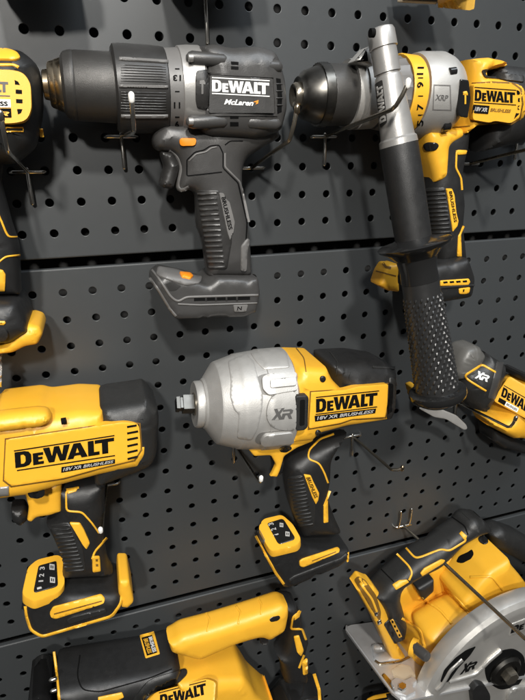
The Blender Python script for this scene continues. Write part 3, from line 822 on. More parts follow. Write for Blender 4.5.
def big_wrench():
    t = Thing('impact_wrench', 'large yellow impact wrench with vented side, its black nose cut off by the left edge', 'impact wrench', (75, 630), 52)
    D = 52
    h = t.puff('handle', [(55, 478), (108, 470), (105, 485), (104, 538), (107, 556), (120, 575), (60, 578), (64, 562), (55, 541), (48, 526), (36, 520), (58, 510)], D, 19, R=15, m='black', fr=6)
    bt = t.puff('battery', [(22, 604), (27, 568), (37, 561), (60, 556), (66, 563), (90, 562), (117, 563), (121, 575), (122, 605), (110, 619), (42, 638.5), (30, 632)], D, 27, R=9, m='black', fr=5)
    nose = t.lathe('nose', (-60, 445), D, (12, 441), D, [(0, 30), (20, 34), (60, 36), (66, 37), (72, 37), (74, 35)], 'black')
    rub = t.puff('rear_cover', [(98, 388), (103, 384), (136, 379.5), (142, 378), (149, 385), (155, 394), (158.6, 420), (157, 452), (152, 465), (138, 472), (118, 479), (96, 487), (90, 440)], D, 35, R=18, m='rubber', fr=7)
    body = t.puff('motor_housing', [(-20, 400), (1, 394), (4, 389), (42, 384.5), (52, 387), (79, 383.5), (100, 384.5), (105, 412), (141, 411), (147, 425), (147, 452), (139, 466), (100, 474), (62, 484), (30, 494), (-20, 501)], D, 38, R=13, m='yellow', fr=4)
    t.puff('trigger_guard', [(22, 484), (62, 474), (61.5, 511), (50, 515), (36, 517), (31.5, 522), (27, 520), (29, 507)], D + 8, 9, R=5, m='yellow', fr=3, par=body)
    t.dec('nose_band', [(-10, 488), (9, 486), (9, 495), (-10, 497)], 'silver', 1.2, nose)
    lp = t.dec('logo_panel', [(6, 439.5), (124, 422), (139, 424), (141, 450), (134, 460), (100, 468), (64, 478), (12, 486), (4, 480)], 'yellow', .5, body, on=[body, rub], fr=5, solid=True, flat=True, sink=7)
    t.dec('panel_groove', {'o': [(4.8, 438.4), (124, 420.8), (140.4, 423), (142.4, 450), (135, 461.2), (100, 469.4), (64, 479.4), (11, 487.4), (2.8, 481)], 'h': [[(6, 439.5), (124, 422), (139, 424), (141, 450), (134, 460), (100, 468), (64, 478), (12, 486), (4, 480)]]}, 'dim_gold', .25, body, on=[body, rub])
    t.polys('wordmark', WORDMARK, [(14.5, 452.5), (114, 437.5), (114.5, 452), (15.5, 468)], 'deep', .35, lp, on=[lp])
    t.dec('logo_rule', [strip([(14, 451), (114.5, 435.5)], 1.1, 0), strip([(17, 470.5), (115, 455.5)], 1.1, 0)], 'deep', .3, lp, on=[lp])
    bx = t.dec('voltage_label', [(61.5, 467), (115, 459), (115, 463.2), (61.2, 472.6)], 'deep', .4, lp, on=[lp], solid=True)
    t.text('lettering', '18V XR BRUSHLESS', [(63, 467.8), (113.5, 460), (113.5, 462.6), (63, 471.2)], 'dim_print', .3, .02, .25, bx, on=[bx])
    t.dec('vent_slot_shade', bars((127, 427), (138.3, 425), (127.5, 459), (137.5, 456.5), 6, 2.0), 'deep', .3, lp, on=[lp])  # bars of painted recess shade, no slots cut
    bs = t.puff('side_boss', [(-20, 413), (10, 409), (38, 406), (48, 407), (52, 413), (50, 421), (42, 426), (10, 430), (-20, 433)], 88, 11, R=9, m='yellow', fr=4, par=body)
    t.lathe('screw', (61, 421.5), 92, (67, 420.5), 92, [(0, 3.4), (5, 3.4)], 'deep', body, n=16)
    t.dec('direction_button', [(27, 493), (45, 490), (44, 496), (38, 498.5), (30, 497.5)], 'deep', .6, body, on=[body], fr=2)
    t.puff('trigger', [(10, 500), (25, 499), (29, 507), (27, 520), (20, 526), (12, 520)], D, 12, R=7, m='black', fr=3)
    t.line('handle_trim', [[(79, 487.6), (66, 490.5), (66.5, 511), (82, 512), (92, 523), (99, 533)], [(107, 538), (95, 551), (92, 559)]], 1.8, 'yellow', .7, h, on=[h, rub], fr=4)
    t.dec('rear_trim', [(66, 489), (79, 486.5), (76, 491.5), (68, 494)], 'yellow', .8, h, on=[h, rub, body])
    t.dec('side_label', [(69.5, 522), (80, 522.5), (84, 529), (90, 542.5), (86.5, 549), (83, 545)], 'yellow', 1.4, h, on=[h], fr=1.5)
    t.dec('clip_trim', [(92, 556), (99.5, 555.5), (100.5, 571), (92.5, 572)], 'yellow', 1.3, h, on=[h, bt], fr=1.5)
    t.dec('clip_hole', [[(94.5, 558), (97.5, 558), (97.5, 561), (94.8, 561)], [(94.8, 563), (97.7, 563), (98, 566), (95, 566)]], 'dim_gold', 1.5, h, on=[h, bt])
    gp = t.dec('grip_pad', [(50, 524), (69, 522), (83, 548), (86, 572), (66, 573), (65, 560), (56, 541)], 'rubber', .7, h, on=[h, bt], fr=3, solid=True)
    t.dec('grip_ridges', bars((52, 527), (70, 525), (66, 571), (84, 570), 13, 1.9), 'black', 1.1, gp, on=[gp])
    battery_screen(t, bt, bt, [(27.5, 569), (37, 561), (58, 556), (63.5, 560), (65, 586), (59.5, 594), (34, 603.5), (23.5, 598), (22, 594)], [(38.5, 566), (56.5, 561), (58, 585.5), (55, 587.5), (35, 593), (33.5, 591)],
                   [('3', [(38.5, 571), (39, 566.5), (46, 566), (45.5, 570.5)][0:4]), ('2', [(38, 578), (38.2, 573.5), (45, 573), (44.8, 577.5)]), ('1', [(37.5, 582.5), (37.7, 580.5), (44.2, 580), (44, 582)])], [(52, 567, 3.2), (52.5, 580, 3.2)])
    t.dec('display_icon', strip([(37, 588.8), (41.5, 587.6)], 1.8, 0), 'dim_print', 1.2, bt)
    st = t.dec('front_stripe', [(49.5, 612.5), (53, 606.5), (101, 593.5), (105, 598), (104, 603), (56, 618.3), (51, 617)], 'yellow', 1.6, bt, on=[bt], fr=2, solid=True)
    t.dec('slide_slot', strip([(54, 614), (102, 601)], 1.2, 0), 'dim_gold', .3, st, on=[st])
    t.dec('front_ridge', [(66, 619.5), (72, 615.5), (105, 607.5), (107, 610), (102, 613), (70, 622.5)], 'rubber', 2.0, bt, on=[bt], fr=2)
    t.line('bottom_trim', [(25.5, 606), (26.5, 616), (31, 630), (42, 636.5), (112, 616), (121, 603), (122, 590)], 2.4, 'yellow', .9, bt, on=[bt], fr=4)
    t.puff('release_tab', [(118, 566), (128, 566), (130, 575), (132.6, 587), (126.5, 593), (119, 592), (117, 575)], D, 22, R=5, m='yellow', fr=2.5, par=bt)
big_wrench()

# ------------------------------------------------------------------ impact wrench with the cast alloy nose
def nose_wrench():
    t = Thing('impact_wrench', 'impact wrench with pale cast metal nose and square drive, battery fitted, middle of the wall', 'impact wrench', (300, 586), 50)
    D = 50
    h = t.puff('handle', [(283, 455), (296, 446), (318, 436), (345, 426), (354, 430), (342, 443), (331, 460), (330, 482), (327, 497), (334, 517), (342, 534), (300, 536), (296, 523), (286.5, 497), (283, 477)], D, 19, R=15, m='black', fr=6)
    bt = t.puff('battery', [(255, 534), (262, 520), (282, 515), (293, 525), (312, 528), (340, 528), (348.5, 540), (349, 558), (340, 566), (294, 586), (285, 587), (265, 556)], D, 25, R=9, m='black', fr=4)
    nz = t.lathe('nose', (198, 404), D, (302, 396), D, [(0, 20), (.5, 22.5), (7, 22.8), (7.5, 24.5), (10, 26), (23, 40.5), (25, 41.5), (44, 46.5), (46, 47.5), (70, 49.5), (71, 50.3), (97, 50.3), (99, 45)], 'alloy', n=160, flat=.97, angle=14)
    body = t.puff('motor_housing', [(279, 347), (307, 348), (319, 352), (330, 376), (334, 384), (350, 383), (356, 377), (387, 374), (394, 378), (394, 392), (389, 419), (347, 425.5), (319, 433), (313, 440), (290, 442), (270, 440), (268, 396), (270, 360)], D, 38, R=13, m='yellow', fr=4)
    t.puff('trigger_guard', [(246, 446), (262, 438), (314, 434), (313, 441), (297, 447.5), (284, 456), (280, 470), (277, 477), (269, 475.5), (275, 463), (270.7, 455), (254, 456)], D + 20, 4, R=3, m='yellow', fr=2, par=body)
    rub = t.puff('rear_cover', [(312, 349), (344, 347.7), (367, 351.5), (384, 361), (394, 367), (396, 374), (396, 400), (392, 419), (376, 421), (340, 420), (322, 400), (318, 370)], D - 2, 37, R=24, m='black', fr=6)
    fl = t.lathe('nose_flange', (196, 404.3), D, (214, 403), D, [(1, 18), (1.2, 22.5), (3, 23.5), (8, 23.5), (9, 20)], 'alloy', nz, n=48)
    an = t.lathe('drive_shank', (176, 404.5), D, (212, 403.5), D, [(18, 9), (19, 11.5), (30, 11.8)], 'dark_wire', nz, n=32)
    t.lathe('square_drive', (176, 404.5), D, (212, 403.5), D, [(.5, 6.5), (1, 8.4), (4.5, 8.8), (5, 7.6), (7.5, 7.6), (8, 10.4), (20, 10.4)], 'gunmetal', an, n=4, angle=20)
    t.dec('nose_shell', [(228, 361), (231, 380), (230, 396), (234, 410), (239, 414), (237, 438), (252, 440), (258, 428), (262, 410), (263, 396), (258, 378), (254, 362), (246, 354)], 'alloy', .85, nz, on=[nz], fr=3)
    t.dec('nose_shell', [(250, 353), (256, 362), (264, 370), (290, 368), (286, 352), (278, 348)], 'alloy', .8, nz, on=[nz], fr=3)
    for p in ([(261, 378), (268, 374.5), (296, 373), (297, 391), (268, 396), (262, 390)], [(259, 441), (264, 433), (292, 430), (294, 441), (264, 444.5)]):
        t.dec('boss_recess_shade', [(x - (5 if x < 290 else 0), y + (0 if y in (373, 441, 444.5, 441) else -.5)) for x, y in p], 'alloy_shade', .3, nz, on=[nz, body], fr=4)  # dark sheet under each boss paints the shadow of a recess
        b = t.dec('cast_boss', p, 'alloy', 3.4, nz, on=[nz, body], fr=3, solid=True)
    t.dec('boss_ridge', [(270, 379.5), (296, 377), (296.5, 386), (270, 388.5)], 'alloy', 1.8, b, fr=3)
    cp = t.dec('series_panel', [(266, 408), (270, 397), (280, 391), (296, 390), (296, 430), (284, 430), (272, 427), (266, 419)], 'alloy', 2.2, nz, on=[nz, body], fr=7, solid=True)
    t.polys('series_mark', XR, [(274, 409), (292, 407), (292.5, 418.5), (274, 420)], 'grey_print', .35, cp, on=[cp])
    t.dec('side_grip', [(295.5, 396), (307, 395), (308.5, 398), (307.5, 427), (304, 430), (296, 430.5)], 'rubber', 1.0, body, on=[body, nz], fr=2, solid=True, flat=True, sink=6)
    t.dec('grip_slot', [(300, 400), (305, 399.5), (304.5, 425), (299.5, 426)], 'deep', .3, body, fr=1.5)
    lp = t.dec('logo_panel', [(311, 392), (345, 390), (360, 386), (388, 384), (388, 399), (385, 417), (352, 419), (340, 423), (309, 428.5)], 'yellow', .5, body, on=[body, rub], fr=2, solid=True, flat=True, sink=7)
    t.dec('panel_groove', {'o': [(309.8, 391), (345, 388.8), (360, 384.8), (389.4, 382.8), (389.4, 399), (386, 418.2), (352, 420.2), (340, 424.3), (307.6, 430)], 'h': [[(311, 392), (345, 390), (360, 386), (388, 384), (388, 399), (385, 417), (352, 419), (340, 423), (309, 428.5)]]}, 'dim_gold', .25, body, on=[body, rub])
    t.polys('wordmark', WORDMARK, [(316, 399), (377.5, 392.5), (376.5, 405), (316, 412.5)], 'deep', .35, lp, on=[lp])
    t.dec('logo_rule', [strip([(316, 397.4), (379, 390.8)], 1, 0), strip([(315.5, 414.4), (377, 406.8)], 1, 0)], 'deep', .3, lp, on=[lp])
    bx = t.dec('voltage_label', [(314.5, 415.8), (376, 408.5), (375, 413.2), (315, 421.5)], 'deep', .4, lp, on=[lp], solid=True)
    t.text('lettering', '18V XR BRUSHLESS', [(316.5, 416.6), (374, 409.8), (373.2, 412.8), (317, 420)], 'dim_print', .3, .02, .25, bx, on=[bx])
    t.dec('end_cap', [(388.5, 376.5), (394, 377.5), (396, 383), (394, 410), (391, 418.5), (386.5, 419)], 'rubber', 1.6, body, fr=2, solid=True)
    t.dec('end_vent_shade', [(389, 383), (392.5, 384), (391, 412), (387.5, 414)], 'deep', 1.9, body, fr=1)  # shaded inside of the end vent, painted as a patch
    for (x, y) in ((322.5, 379), (318, 433)):
        t.dec('screw', [(x + 3 * math.cos(a), y + 3.4 * math.sin(a)) for a in [k * math.pi / 5 for k in range(10)]], 'gloss', 1.2, body)
    t.dec('cover_fold', [strip([(330, 352), (338, 362), (336, 376)], 1.3, 3), strip([(372, 367), (395, 368)], 2.5, 0)], 'rubber', 1.0, rub, on=[rub])
    t.dec('housing_seam', [strip([(296, 348), (304, 358), (306, 372)], 1, 3)], 'dim_gold', .25, body, on=[body])
    t.dec('direction_button', [(279, 448), (284, 445.5), (291, 446), (292, 449), (286, 452.5), (280, 452)], 'gloss', .9, body, fr=2)
    t.puff('trigger', [(270, 456), (284, 453), (284, 470), (279, 476), (273, 474)], D, 11, R=6, m='gloss', fr=3)
    t.line('handle_trim', [[(334, 434), (320, 439), (309, 450), (308, 459), (319, 463), (324, 472), (328, 483)], [(330, 491), (324, 506)]], 1.7, 'yellow', .7, h, on=[h], fr=4)
    t.dec('clip_trim', [(323.5, 506), (327.5, 500), (328, 522), (323.5, 523)], 'yellow', 1.1, h, on=[h, bt], fr=1)
    gp = t.dec('grip_pad', [(287, 477), (303, 475), (315, 505), (314, 527), (297, 527), (293, 515), (288, 497)], 'rubber', .7, h, on=[h, bt], fr=3, solid=True)
    t.dec('grip_ridges', bars((288, 479), (303, 477), (298, 526), (313, 524), 14, 1.7), 'black', 1.1, gp, on=[gp])
    sl = t.dec('side_label', [(303.5, 474), (310.5, 475), (313, 481), (319, 493), (318, 500), (315.5, 504), (312, 497)], 'yellow', 1.3, h, on=[h], fr=1, solid=True)
    t.text('lettering', 'BRUSHLESS', [(310, 477), (318, 497), (314.5, 498.5), (306, 477.5)], 'deep', .3, .03, par=sl, on=[sl])
    battery_screen(t, bt, bt, [(258, 529), (263, 520), (282, 515.5), (293, 525), (301.5, 540), (298, 546.5), (271, 553), (266, 546)], [(267, 523.5), (281.5, 519), (284, 520), (295, 537.5), (294, 540), (280, 544.5), (277.5, 543)],
                   [('3', [(268, 527), (267, 523.5), (274, 521.6), (275, 525)]), ('2', [(270.5, 532), (269.5, 528.8), (276.5, 526.8), (277.5, 530)]), ('1', [(273, 536.5), (272.3, 535), (279, 533), (279.7, 534.5)])], [(281.5, 525, 2.3), (287.5, 534, 2.6)])
    t.dec('lamp', [(257, 531), (260, 530), (265, 540), (264, 545), (261, 542)], 'graphite_light', .6, bt, fr=1)
    t.line('bottom_trim', [(256, 536), (266, 555), (276, 573), (284, 584)], 2.2, 'yellow', .9, bt, on=[bt])
    st = t.dec('front_stripe', [(299, 561), (302, 558.5), (337, 546.8), (339.5, 549), (339, 552.5), (303, 567), (299.5, 566)], 'yellow', 1.5, bt, on=[bt], fr=1.5, solid=True)
    t.dec('slide_slot', strip([(312, 561), (336, 551.8)], 1.0, 0), 'dim_gold', .3, st, on=[st])
    t.line('front_ridge', [(289, 581), (294, 577), (341, 559), (347, 553)], 3.2, 'rubber', 1.3, bt, on=[bt])
    t.dec('rear_trim', [[(345.5, 533), (348, 537), (348.4, 545), (346.5, 543)], [(347.5, 553), (348.8, 552), (348.3, 561), (347, 562)]], 'yellow', 1.0, bt)
nose_wrench()

# ------------------------------------------------------------------ compact multi tool behind the long grip
def multi_tool():
    t = Thing('multi_tool', 'small black and yellow oscillating tool behind the ribbed grip at the right edge', 'multi tool', (490, 400), 35)
    D = 36
    hd = t.puff('head', [(444, 352), (451, 342), (462, 339.5), (477, 345.5), (486, 356), (474, 378), (450, 380), (441, 366)], D, 20, R=13, m='head_grey', fr=5)
    nk = t.puff('neck', [(448, 364), (462, 358), (477, 347), (486, 353), (495, 359), (504, 364), (506, 374), (496, 398), (487, 413), (468, 406), (455, 394), (447, 380)], D, 27, R=22, m='rubber', fr=5)
    bd = t.puff('motor_housing', [(503, 376), (512, 373), (520, 376), (560, 400), (560, 440), (536, 440), (512, 437), (498, 430), (477, 419), (470, 408), (487, 411), (495, 396)], D, 27, R=17, m='yellow', fr=4)
    t.puff('rear_cover', [(503, 365), (516, 368), (560, 392), (560, 406), (520, 378), (504, 376)], D - 2, 25, R=14, m='black', fr=4)
    t.puff('under_cover', [(478, 420), (500, 432), (512, 438), (540, 444), (540, 458), (500, 446), (480, 432)], D - 8, 18, R=9, m='black', fr=4)
    t.line('light_band', [(500, 362), (497, 378), (491, 399)], 7, 'graphite', .6, nk, on=[nk, hd])
    sp = t.line('series_outline', [(496, 372.5), (482, 364.5), (464.5, 375.5), (467.5, 379.5), (486, 391)], 1.9, 'yellow', .9, nk, on=[nk, hd], fr=3)
    t.polys('series_mark', XR, [(478, 371), (489.5, 374.5), (487.5, 382), (476, 378.5)], 'white_print', .4, nk, on=[nk, hd])
    t.dec('front_trim', [(456.5, 383.5), (468, 391.5), (465.5, 399), (459, 396)], 'yellow', 1.2, nk, fr=1)
    lp = t.dec('logo_panel', [(509, 376), (540, 394), (536, 424), (521, 416), (493.5, 401), (497, 394)], 'yellow', .5, bd, fr=3, solid=True, flat=True, sink=7)
    t.polys('wordmark', WORDMARK, [(503.5, 387), (534, 405), (531, 415), (501, 396)], 'deep', .35, lp, on=[lp])
    t.dec('logo_rule', [strip([(504, 385.5), (536, 404)], .8, 0)], 'deep', .3, lp, on=[lp])
    t.dec('voltage_label', [(499.5, 397.5), (506.5, 401.5), (504.5, 405.5), (498, 401.5)], 'deep', .4, lp, on=[lp])
    wl = t.dec('spec_label', [(506.5, 401.5), (519, 408.5), (517, 412.5), (504.5, 405.5)], 'white_print', .4, lp, on=[lp], solid=True)
    t.text('lettering', 'BRUSHLESS', [(507.3, 403), (517.5, 409), (516.6, 411), (506.2, 405)], 'deep', .3, .02, par=wl, on=[wl])
    t.dec('release_lever', [(403, 392), (406, 382), (412, 384), (415, 398), (409, 400)], 'yellow', .6, hd) if False else None
    t.puff('tool_holder', [(420, 388), (440, 368), (456, 366), (460, 388), (444, 408), (424, 406)], 40, 13, R=8, m='rubber', fr=5)
    bl = t.puff('blade', [(425, 405), (441, 409), (456, 415), (466.5, 425), (467.5, 429), (464, 430), (446, 419), (434, 417), (418, 408)], 42, 1.0, R=.8, m='alloy', fr=2.5)
    t.puff('blade_clamp', [(405, 383), (412, 381), (418, 388), (417, 398), (409, 399)], 46, 9, R=5, m='yellow', fr=2)
multi_tool()

# ------------------------------------------------------------------ reciprocating saw at the bottom
def recip_saw():
    t = Thing('reciprocating_saw', 'yellow and black reciprocating saw lying along the bottom edge of the photo', 'reciprocating saw', (170, 720), 50)
    D = 50
    sh = t.puff('shoe', [(31, 663), (36, 657), (44, 653), (52, 656), (58, 690), (62, 740), (27, 740)], D + 4, 26, R=4, m='gloss', fr=3)
    t.dec('shoe_opening', [(34, 668), (41, 659), (46, 659), (52, 690), (54, 720), (31, 720)], 'deep', .3, sh, on=[sh])
    t.tube('blade_clamp', [(51, 680, 74), (55, 679, 74)], 2.2, 'chrome', sh, smooth=False)
    t.tube('blade_clamp', [(52, 691, 74), (56, 690, 74)], 2.2, 'chrome', sh, smooth=False)
    rear = t.puff('rear_grip', [(273, 592), (283, 590), (291, 593), (300, 612), (302, 627), (308, 641), (304, 661), (308, 684), (281, 684), (279.5, 658), (270, 645), (280, 636), (286, 612)], D, 20, R=14, m='black', fr=5)
    bt = t.puff('battery', [(262, 700), (270, 690), (281, 676), (300, 672), (316, 673), (321, 692), (326, 730), (258, 740)], D, 25, R=12, m='gloss', fr=5)
    ye = t.puff('motor_housing', [(168, 644), (200, 640), (232, 640), (246, 661), (264, 677), (272, 692), (278, 740), (120, 740), (140, 700), (176, 672)], D, 32, R=11, m='yellow', fr=5)
    mh = t.puff('main_handle', [(165, 629), (178, 619.5), (207, 612), (240, 602), (276, 590.5), (285, 596), (288.5, 612), (285, 631), (270, 640.5), (262, 637), (250, 640), (234, 645), (200, 660), (172, 652)], D + 4, 17, R=11, m='yellow', fr=5)
    bk = t.puff('front_housing', [(54, 650), (60, 648), (110, 640), (142, 635.5), (166, 629), (172, 634), (180, 643), (187, 651), (188, 667), (176, 678), (150, 690), (130, 712), (128, 740), (62, 740)], D + 4, 34, R=16, m='black', fr=6)
    t.line('front_trim', [(54, 652), (57, 675), (60, 705)], 2.4, 'yellow', .9, bk, on=[bk])
    st = t.dec('sticker', [(139.5, 635.5), (154, 631.5), (160, 654), (145.5, 658.5)], 'yellow', .6, bk, on=[bk], fr=1.2, solid=True)
    s2 = t.dec('sticker_face', [(141.5, 638), (152, 635), (157.3, 652.5), (147, 655.8)], 'deep', .35, st, on=[st], solid=True)
    t.text('sticker_lettering', 'BRUSHLESS', [(152, 636.5), (156.5, 651.5), (152.8, 652.8), (148.5, 637.6)], 'white_print', .3, .02, par=s2, on=[s2])
    t.text('sticker_lettering', 'BRUSHLESS', [(147.6, 638.2), (152, 652.8), (148, 654), (143.3, 639.4)], 'yellow', .3, .02, par=s2, on=[s2])
    t.line('housing_seam', [(80, 655), (77, 676), (82, 690), (100, 692), (150, 678), (172, 669)], 1.4, 'deep', .25, bk, on=[bk], fr=6)
    t.dec('side_plate', [(146, 682), (155, 677), (186, 668), (188, 674), (178, 684), (152, 694), (136, 712), (128, 720), (132, 700)], 'rubber', 2.2, bk, fr=4)
    t.dec('yellow_plate', [(98, 697), (122, 692), (124, 697), (110, 704), (98, 712)], 'yellow', 1.0, bk, fr=1)
    lp = t.dec('logo_panel', [(148, 700), (156, 692), (206, 678.5), (216, 682), (214, 708), (150, 722)], 'yellow', .5, ye, fr=4, solid=True, flat=True, sink=7)
    t.polys('wordmark', WORDMARK, [(160, 695), (205.5, 683), (207, 694), (160, 707)], 'deep', .35, lp, on=[lp])
    t.dec('logo_rule', [strip([(159, 693), (206, 680.8)], 1, 0)], 'deep', .3, lp, on=[lp])
    t.line('grip_rib', [[(206, 613), (210, 620), (207, 632)], [(236, 606), (241, 613), (238, 624)], [(258, 598), (262, 605), (261, 615)]], 2.0, 'yellow', .8, mh, on=[mh], fr=3)
    t.dec('lock_slot', [(269, 619.5), (271.5, 617), (279, 615.3), (280.5, 617.5), (278, 620.5), (271, 622)], 'gloss', .6, mh, on=[mh], fr=1.5)
    t.puff('trigger', [(257, 632), (268, 629), (270, 640), (266, 645), (260, 643)], D, 11, R=5, m='black', fr=2)
    t.line('handle_trim', [[(300, 611), (293, 617), (291, 629), (302, 629), (306, 640)], [(304, 655), (299, 668)]], 1.9, 'yellow', .8, rear, on=[rear], fr=2)
    t.dec('rear_trim', [(294, 615), (301, 611), (299, 617), (294.5, 620)], 'yellow', .9, rear, on=[rear])
    t.dec('side_label', [(293.5, 636), (299, 635), (303.5, 650), (301, 656), (297, 652)], 'yellow', 1.3, rear, on=[rear], fr=1.2)
    t.dec('clip_trim', [(302, 662), (307, 658), (307.5, 674), (303, 675)], 'yellow', 1.2, rear, on=[rear, bt], fr=1)
    t.line('battery_trim', [(314, 674), (319, 690), (321, 720)], 3, 'yellow', 1.0, bt, on=[bt])
recip_saw()

# ------------------------------------------------------------------ circular saw at the lower right
def circular_saw():
    t = Thing('circular_saw', 'yellow circular saw with black top handle and pale round blade guard, lower right corner', 'circular saw', (420, 680), 60)
    # sole plate: a horizontal metal sheet standing out from the board
    A = U(343, 626, 4); B = U(399, 702, 132); ang = math.radians(11)
    dv = np.array([math.cos(ang), 0, -math.sin(ang)]); up = np.array([math.sin(ang), 0, math.cos(ang)])
    ed = (B - A)
    out = [A + dv * 12, A + dv * 4 + ed * .02, A + ed * .07, A + ed * .9, A + ed * .98 + dv * 4, A + ed * 1.0 + dv * 12, A + ed + dv * 290, A + dv * 290]
    V = [p for p in out] + [p - up * 3 for p in out]
    n = len(out)
    fs = [tuple(range(n)), tuple(range(2 * n - 1, n - 1, -1))] + [(i, i + n, (i + 1) % n + n, (i + 1) % n) for i in range(n)]
    so = t.mesh('sole_plate', V, fs, 'shoe_metal')
    t.tube('plate_lip', [tuple(p + up * .8) for p in (out[1], out[2], out[3], out[4])], 1.6, 'shoe_metal', so, world=True, smooth=False)
    D = 62
    fr_ = t.puff('battery_rail', [(349.5, 578), (355, 570), (366, 575), (383, 596), (387, 611), (396, 644), (410, 655), (397, 662), (388, 653), (369, 612)], D, 13, R=5, m='yellow', fr=3)
    t.dec('rail_recess_shade', [(354, 580), (358, 576), (365, 580), (376, 595), (381, 612), (380, 622), (370, 607)], 'dim_gold', .3, fr_, on=[fr_], fr=2)  # brown-yellow patch paints the shading inside the rail opening
    t.dec('rail_rib', [strip([(360, 583), (372, 599), (377, 612)], 2.2, 3)], 'yellow', .8, fr_, on=[fr_])
    t.dec('contact', [[(374, 613), (378, 611), (379, 615), (375, 616)], [(377, 621), (381, 619), (382, 623), (378, 625)]], 'chrome', 1.2, fr_, on=[fr_])
    ax = t.puff('front_handle', [(480, 523), (491, 519), (510, 526), (560, 556), (560, 590), (525, 562), (505, 552), (488, 542)], 40, 20, R=16, m='rubber', fr=5)
    t.lathe('front_knob', (500, 571), 60, (522, 584), 60, [(0, 5), (1, 8), (14, 8.5), (16, 7), (22, 7)], 'gloss')
    ye = t.puff('motor_housing', [(392, 650), (398, 628), (403, 608), (424, 602), (444, 588), (438, 574), (452, 556), (462, 545), (480, 535), (492, 532), (507, 549), (510, 564), (530, 592), (545, 660), (470, 730), (418, 690), (398, 662)], D, 30, R=10, m='yellow', fr=4)
    t.puff('inner_housing', [(390, 622), (392, 588), (414, 570), (448, 552), (476, 600), (430, 650)], 32, 8, R=6, m='yellow', fr=3, par=ye)
    t.puff('motor_can', [(412, 612), (440, 596), (470, 585), (500, 578), (522, 586), (530, 620), (440, 690), (416, 660)], D + 14, 30, R=22, m='yellow', fr=8, par=ye)
    h = t.puff('top_handle', [(366, 584), (376, 572), (402, 550), (451, 517), (455, 511), (462, 508), (474, 511), (484, 521), (493, 532), (480, 536), (463, 546), (452, 558), (441, 568), (421, 578), (403, 589), (400, 600), (407, 626), (404, 640), (393, 645), (384, 618), (378, 600)], D + 2, 21, R=15, m='rubber', fr=4)
    t.dec('handle_joint', [strip([(452, 517), (465, 526), (468, 535)], 1.4, 3), strip([(381, 569), (394, 582)], 1.2, 0)], 'deep', .3, h, on=[h])
    t.line('handle_trim', [[(397, 554), (409, 566), (412.5, 573), (409, 580)], [(406, 548), (415, 558), (421, 557), (441, 549), (449, 551), (467, 540), (460, 533)]], 1.9, 'yellow', .8, h, on=[h, ye], fr=4)
    t.dec('rear_trim', [(392, 584.5), (399, 580), (407, 579.5), (409, 582), (396, 590)], 'yellow', 1.1, h, on=[h, ye], fr=1)
    t.dec('top_trim', [(459, 533.5), (461.5, 531), (467, 536), (465, 541)], 'yellow', 1.1, h, on=[h, ye])
    t.dec('side_label', [(420, 573), (424, 568), (441, 559), (445, 560), (443, 563), (422, 576)], 'yellow', 1.3, h, fr=1)
    t.puff('trigger', [(414, 585), (431, 575), (431, 587), (420, 597)], D, 9, R=5, m='black', fr=2)
    # lock button window in the front of the handle
    t.dec('handle_window', [(456, 562), (459, 556), (468, 552), (472, 549), (474, 554), (471, 559), (462, 563.5)], 'deep', .5, ye, fr=2)
    t.dec('lock_button', [(478, 538), (483, 534.5), (488, 539), (488.5, 543), (484, 545), (479, 542)], 'gloss', 1.2, ye, fr=2)
    t.line('housing_rib', [[(421, 598), (440, 610), (452, 624)], [(470, 577), (492, 576), (503, 590)], [(446, 590), (458, 600), (470, 614)], [(402, 618), (420, 630), (424, 645)]], 2.6, 'yellow', 1.3, ye, fr=4)
    pn = t.dec('charge_panel', [(383.5, 624), (390, 618), (398, 621), (406, 630), (405, 638.5), (394.5, 644)], 'black', 1.4, h, fr=2, solid=True)
    t.dec('charge_window', [strip([(391.5, 619.5), (400.5, 637)], 3.4, 0)], 'yellow', .4, pn, on=[pn])
    t.dec('charge_lamp', [[(x - .9, y - 1.3), (x + .9, y - 1), (x + 1, y + 1.2), (x - .8, y + 1)] for x, y in ((392.6, 621.8), (394.9, 626.2), (397.2, 630.6), (399.5, 635))], 'deep', .7, pn, on=[pn])
    t.lathe('bolt_collar', (408, 645), 92, (420, 651), 104, [(0, 7), (1, 9), (6, 9), (7, 7)], 'yellow', n=24)
    t.lathe('bolt', (412, 645), 96, (427, 657), 118, [(0, 5.4), (14, 5.4), (16.5, 4.6)], 'graphite', n=24)
    t.dec('depth_lever', {'o': [(371, 646), (375, 644.5), (384, 645.5), (388, 652), (402, 655), (399.5, 660.5), (379, 663), (374, 659.5)], 'h': [[(374.5, 649), (382, 648.5), (384.5, 653), (376.5, 655)]]}, 'shoe_metal', 3.0, so, on=[so], fr=1.5, flat=True)
    t.line('lever_edge', [(375, 661), (380, 664.5), (400, 662), (410, 657)], 2.2, 'brass', 1.6, so, on=[so])
    t.dec('scale_plate', [(391, 670), (400, 664), (410, 666), (416, 676), (408, 683), (396, 684)], 'tan', .5, so, on=[so])
    t.dec('pivot_bracket', [(381, 676), (384, 673), (393, 683), (394, 692), (388, 690)], 'brass', 1.2, so, on=[so], fr=2)
    wn = t.dec('lock_plate', [(390, 684), (396, 680), (404, 683), (412, 679), (417, 683), (412, 689), (416, 694), (406, 699), (394, 694)], 'shoe_metal', 4.0, so, on=[so], fr=1.5, flat=True, solid=True)
    t.dec('lock_nut', [(398, 686), (402, 684), (406, 686), (406, 690), (402, 692), (398, 690)], 'chrome', 3.0, wn, on=[wn])
    # blade guard, turned about an axis square to the board
    c = np.array([462.0, -731.0])
    prof = [(30, 108), (120, 108), (126, 110), (127, 113), (127, 122), (125.5, 127), (121, 131), (116, 132.5), (112, 132.5), (96, 130), (92, 129.4), (40, 129.4), (0.1, 129.4)]
    V, fs, N = [], [], 120
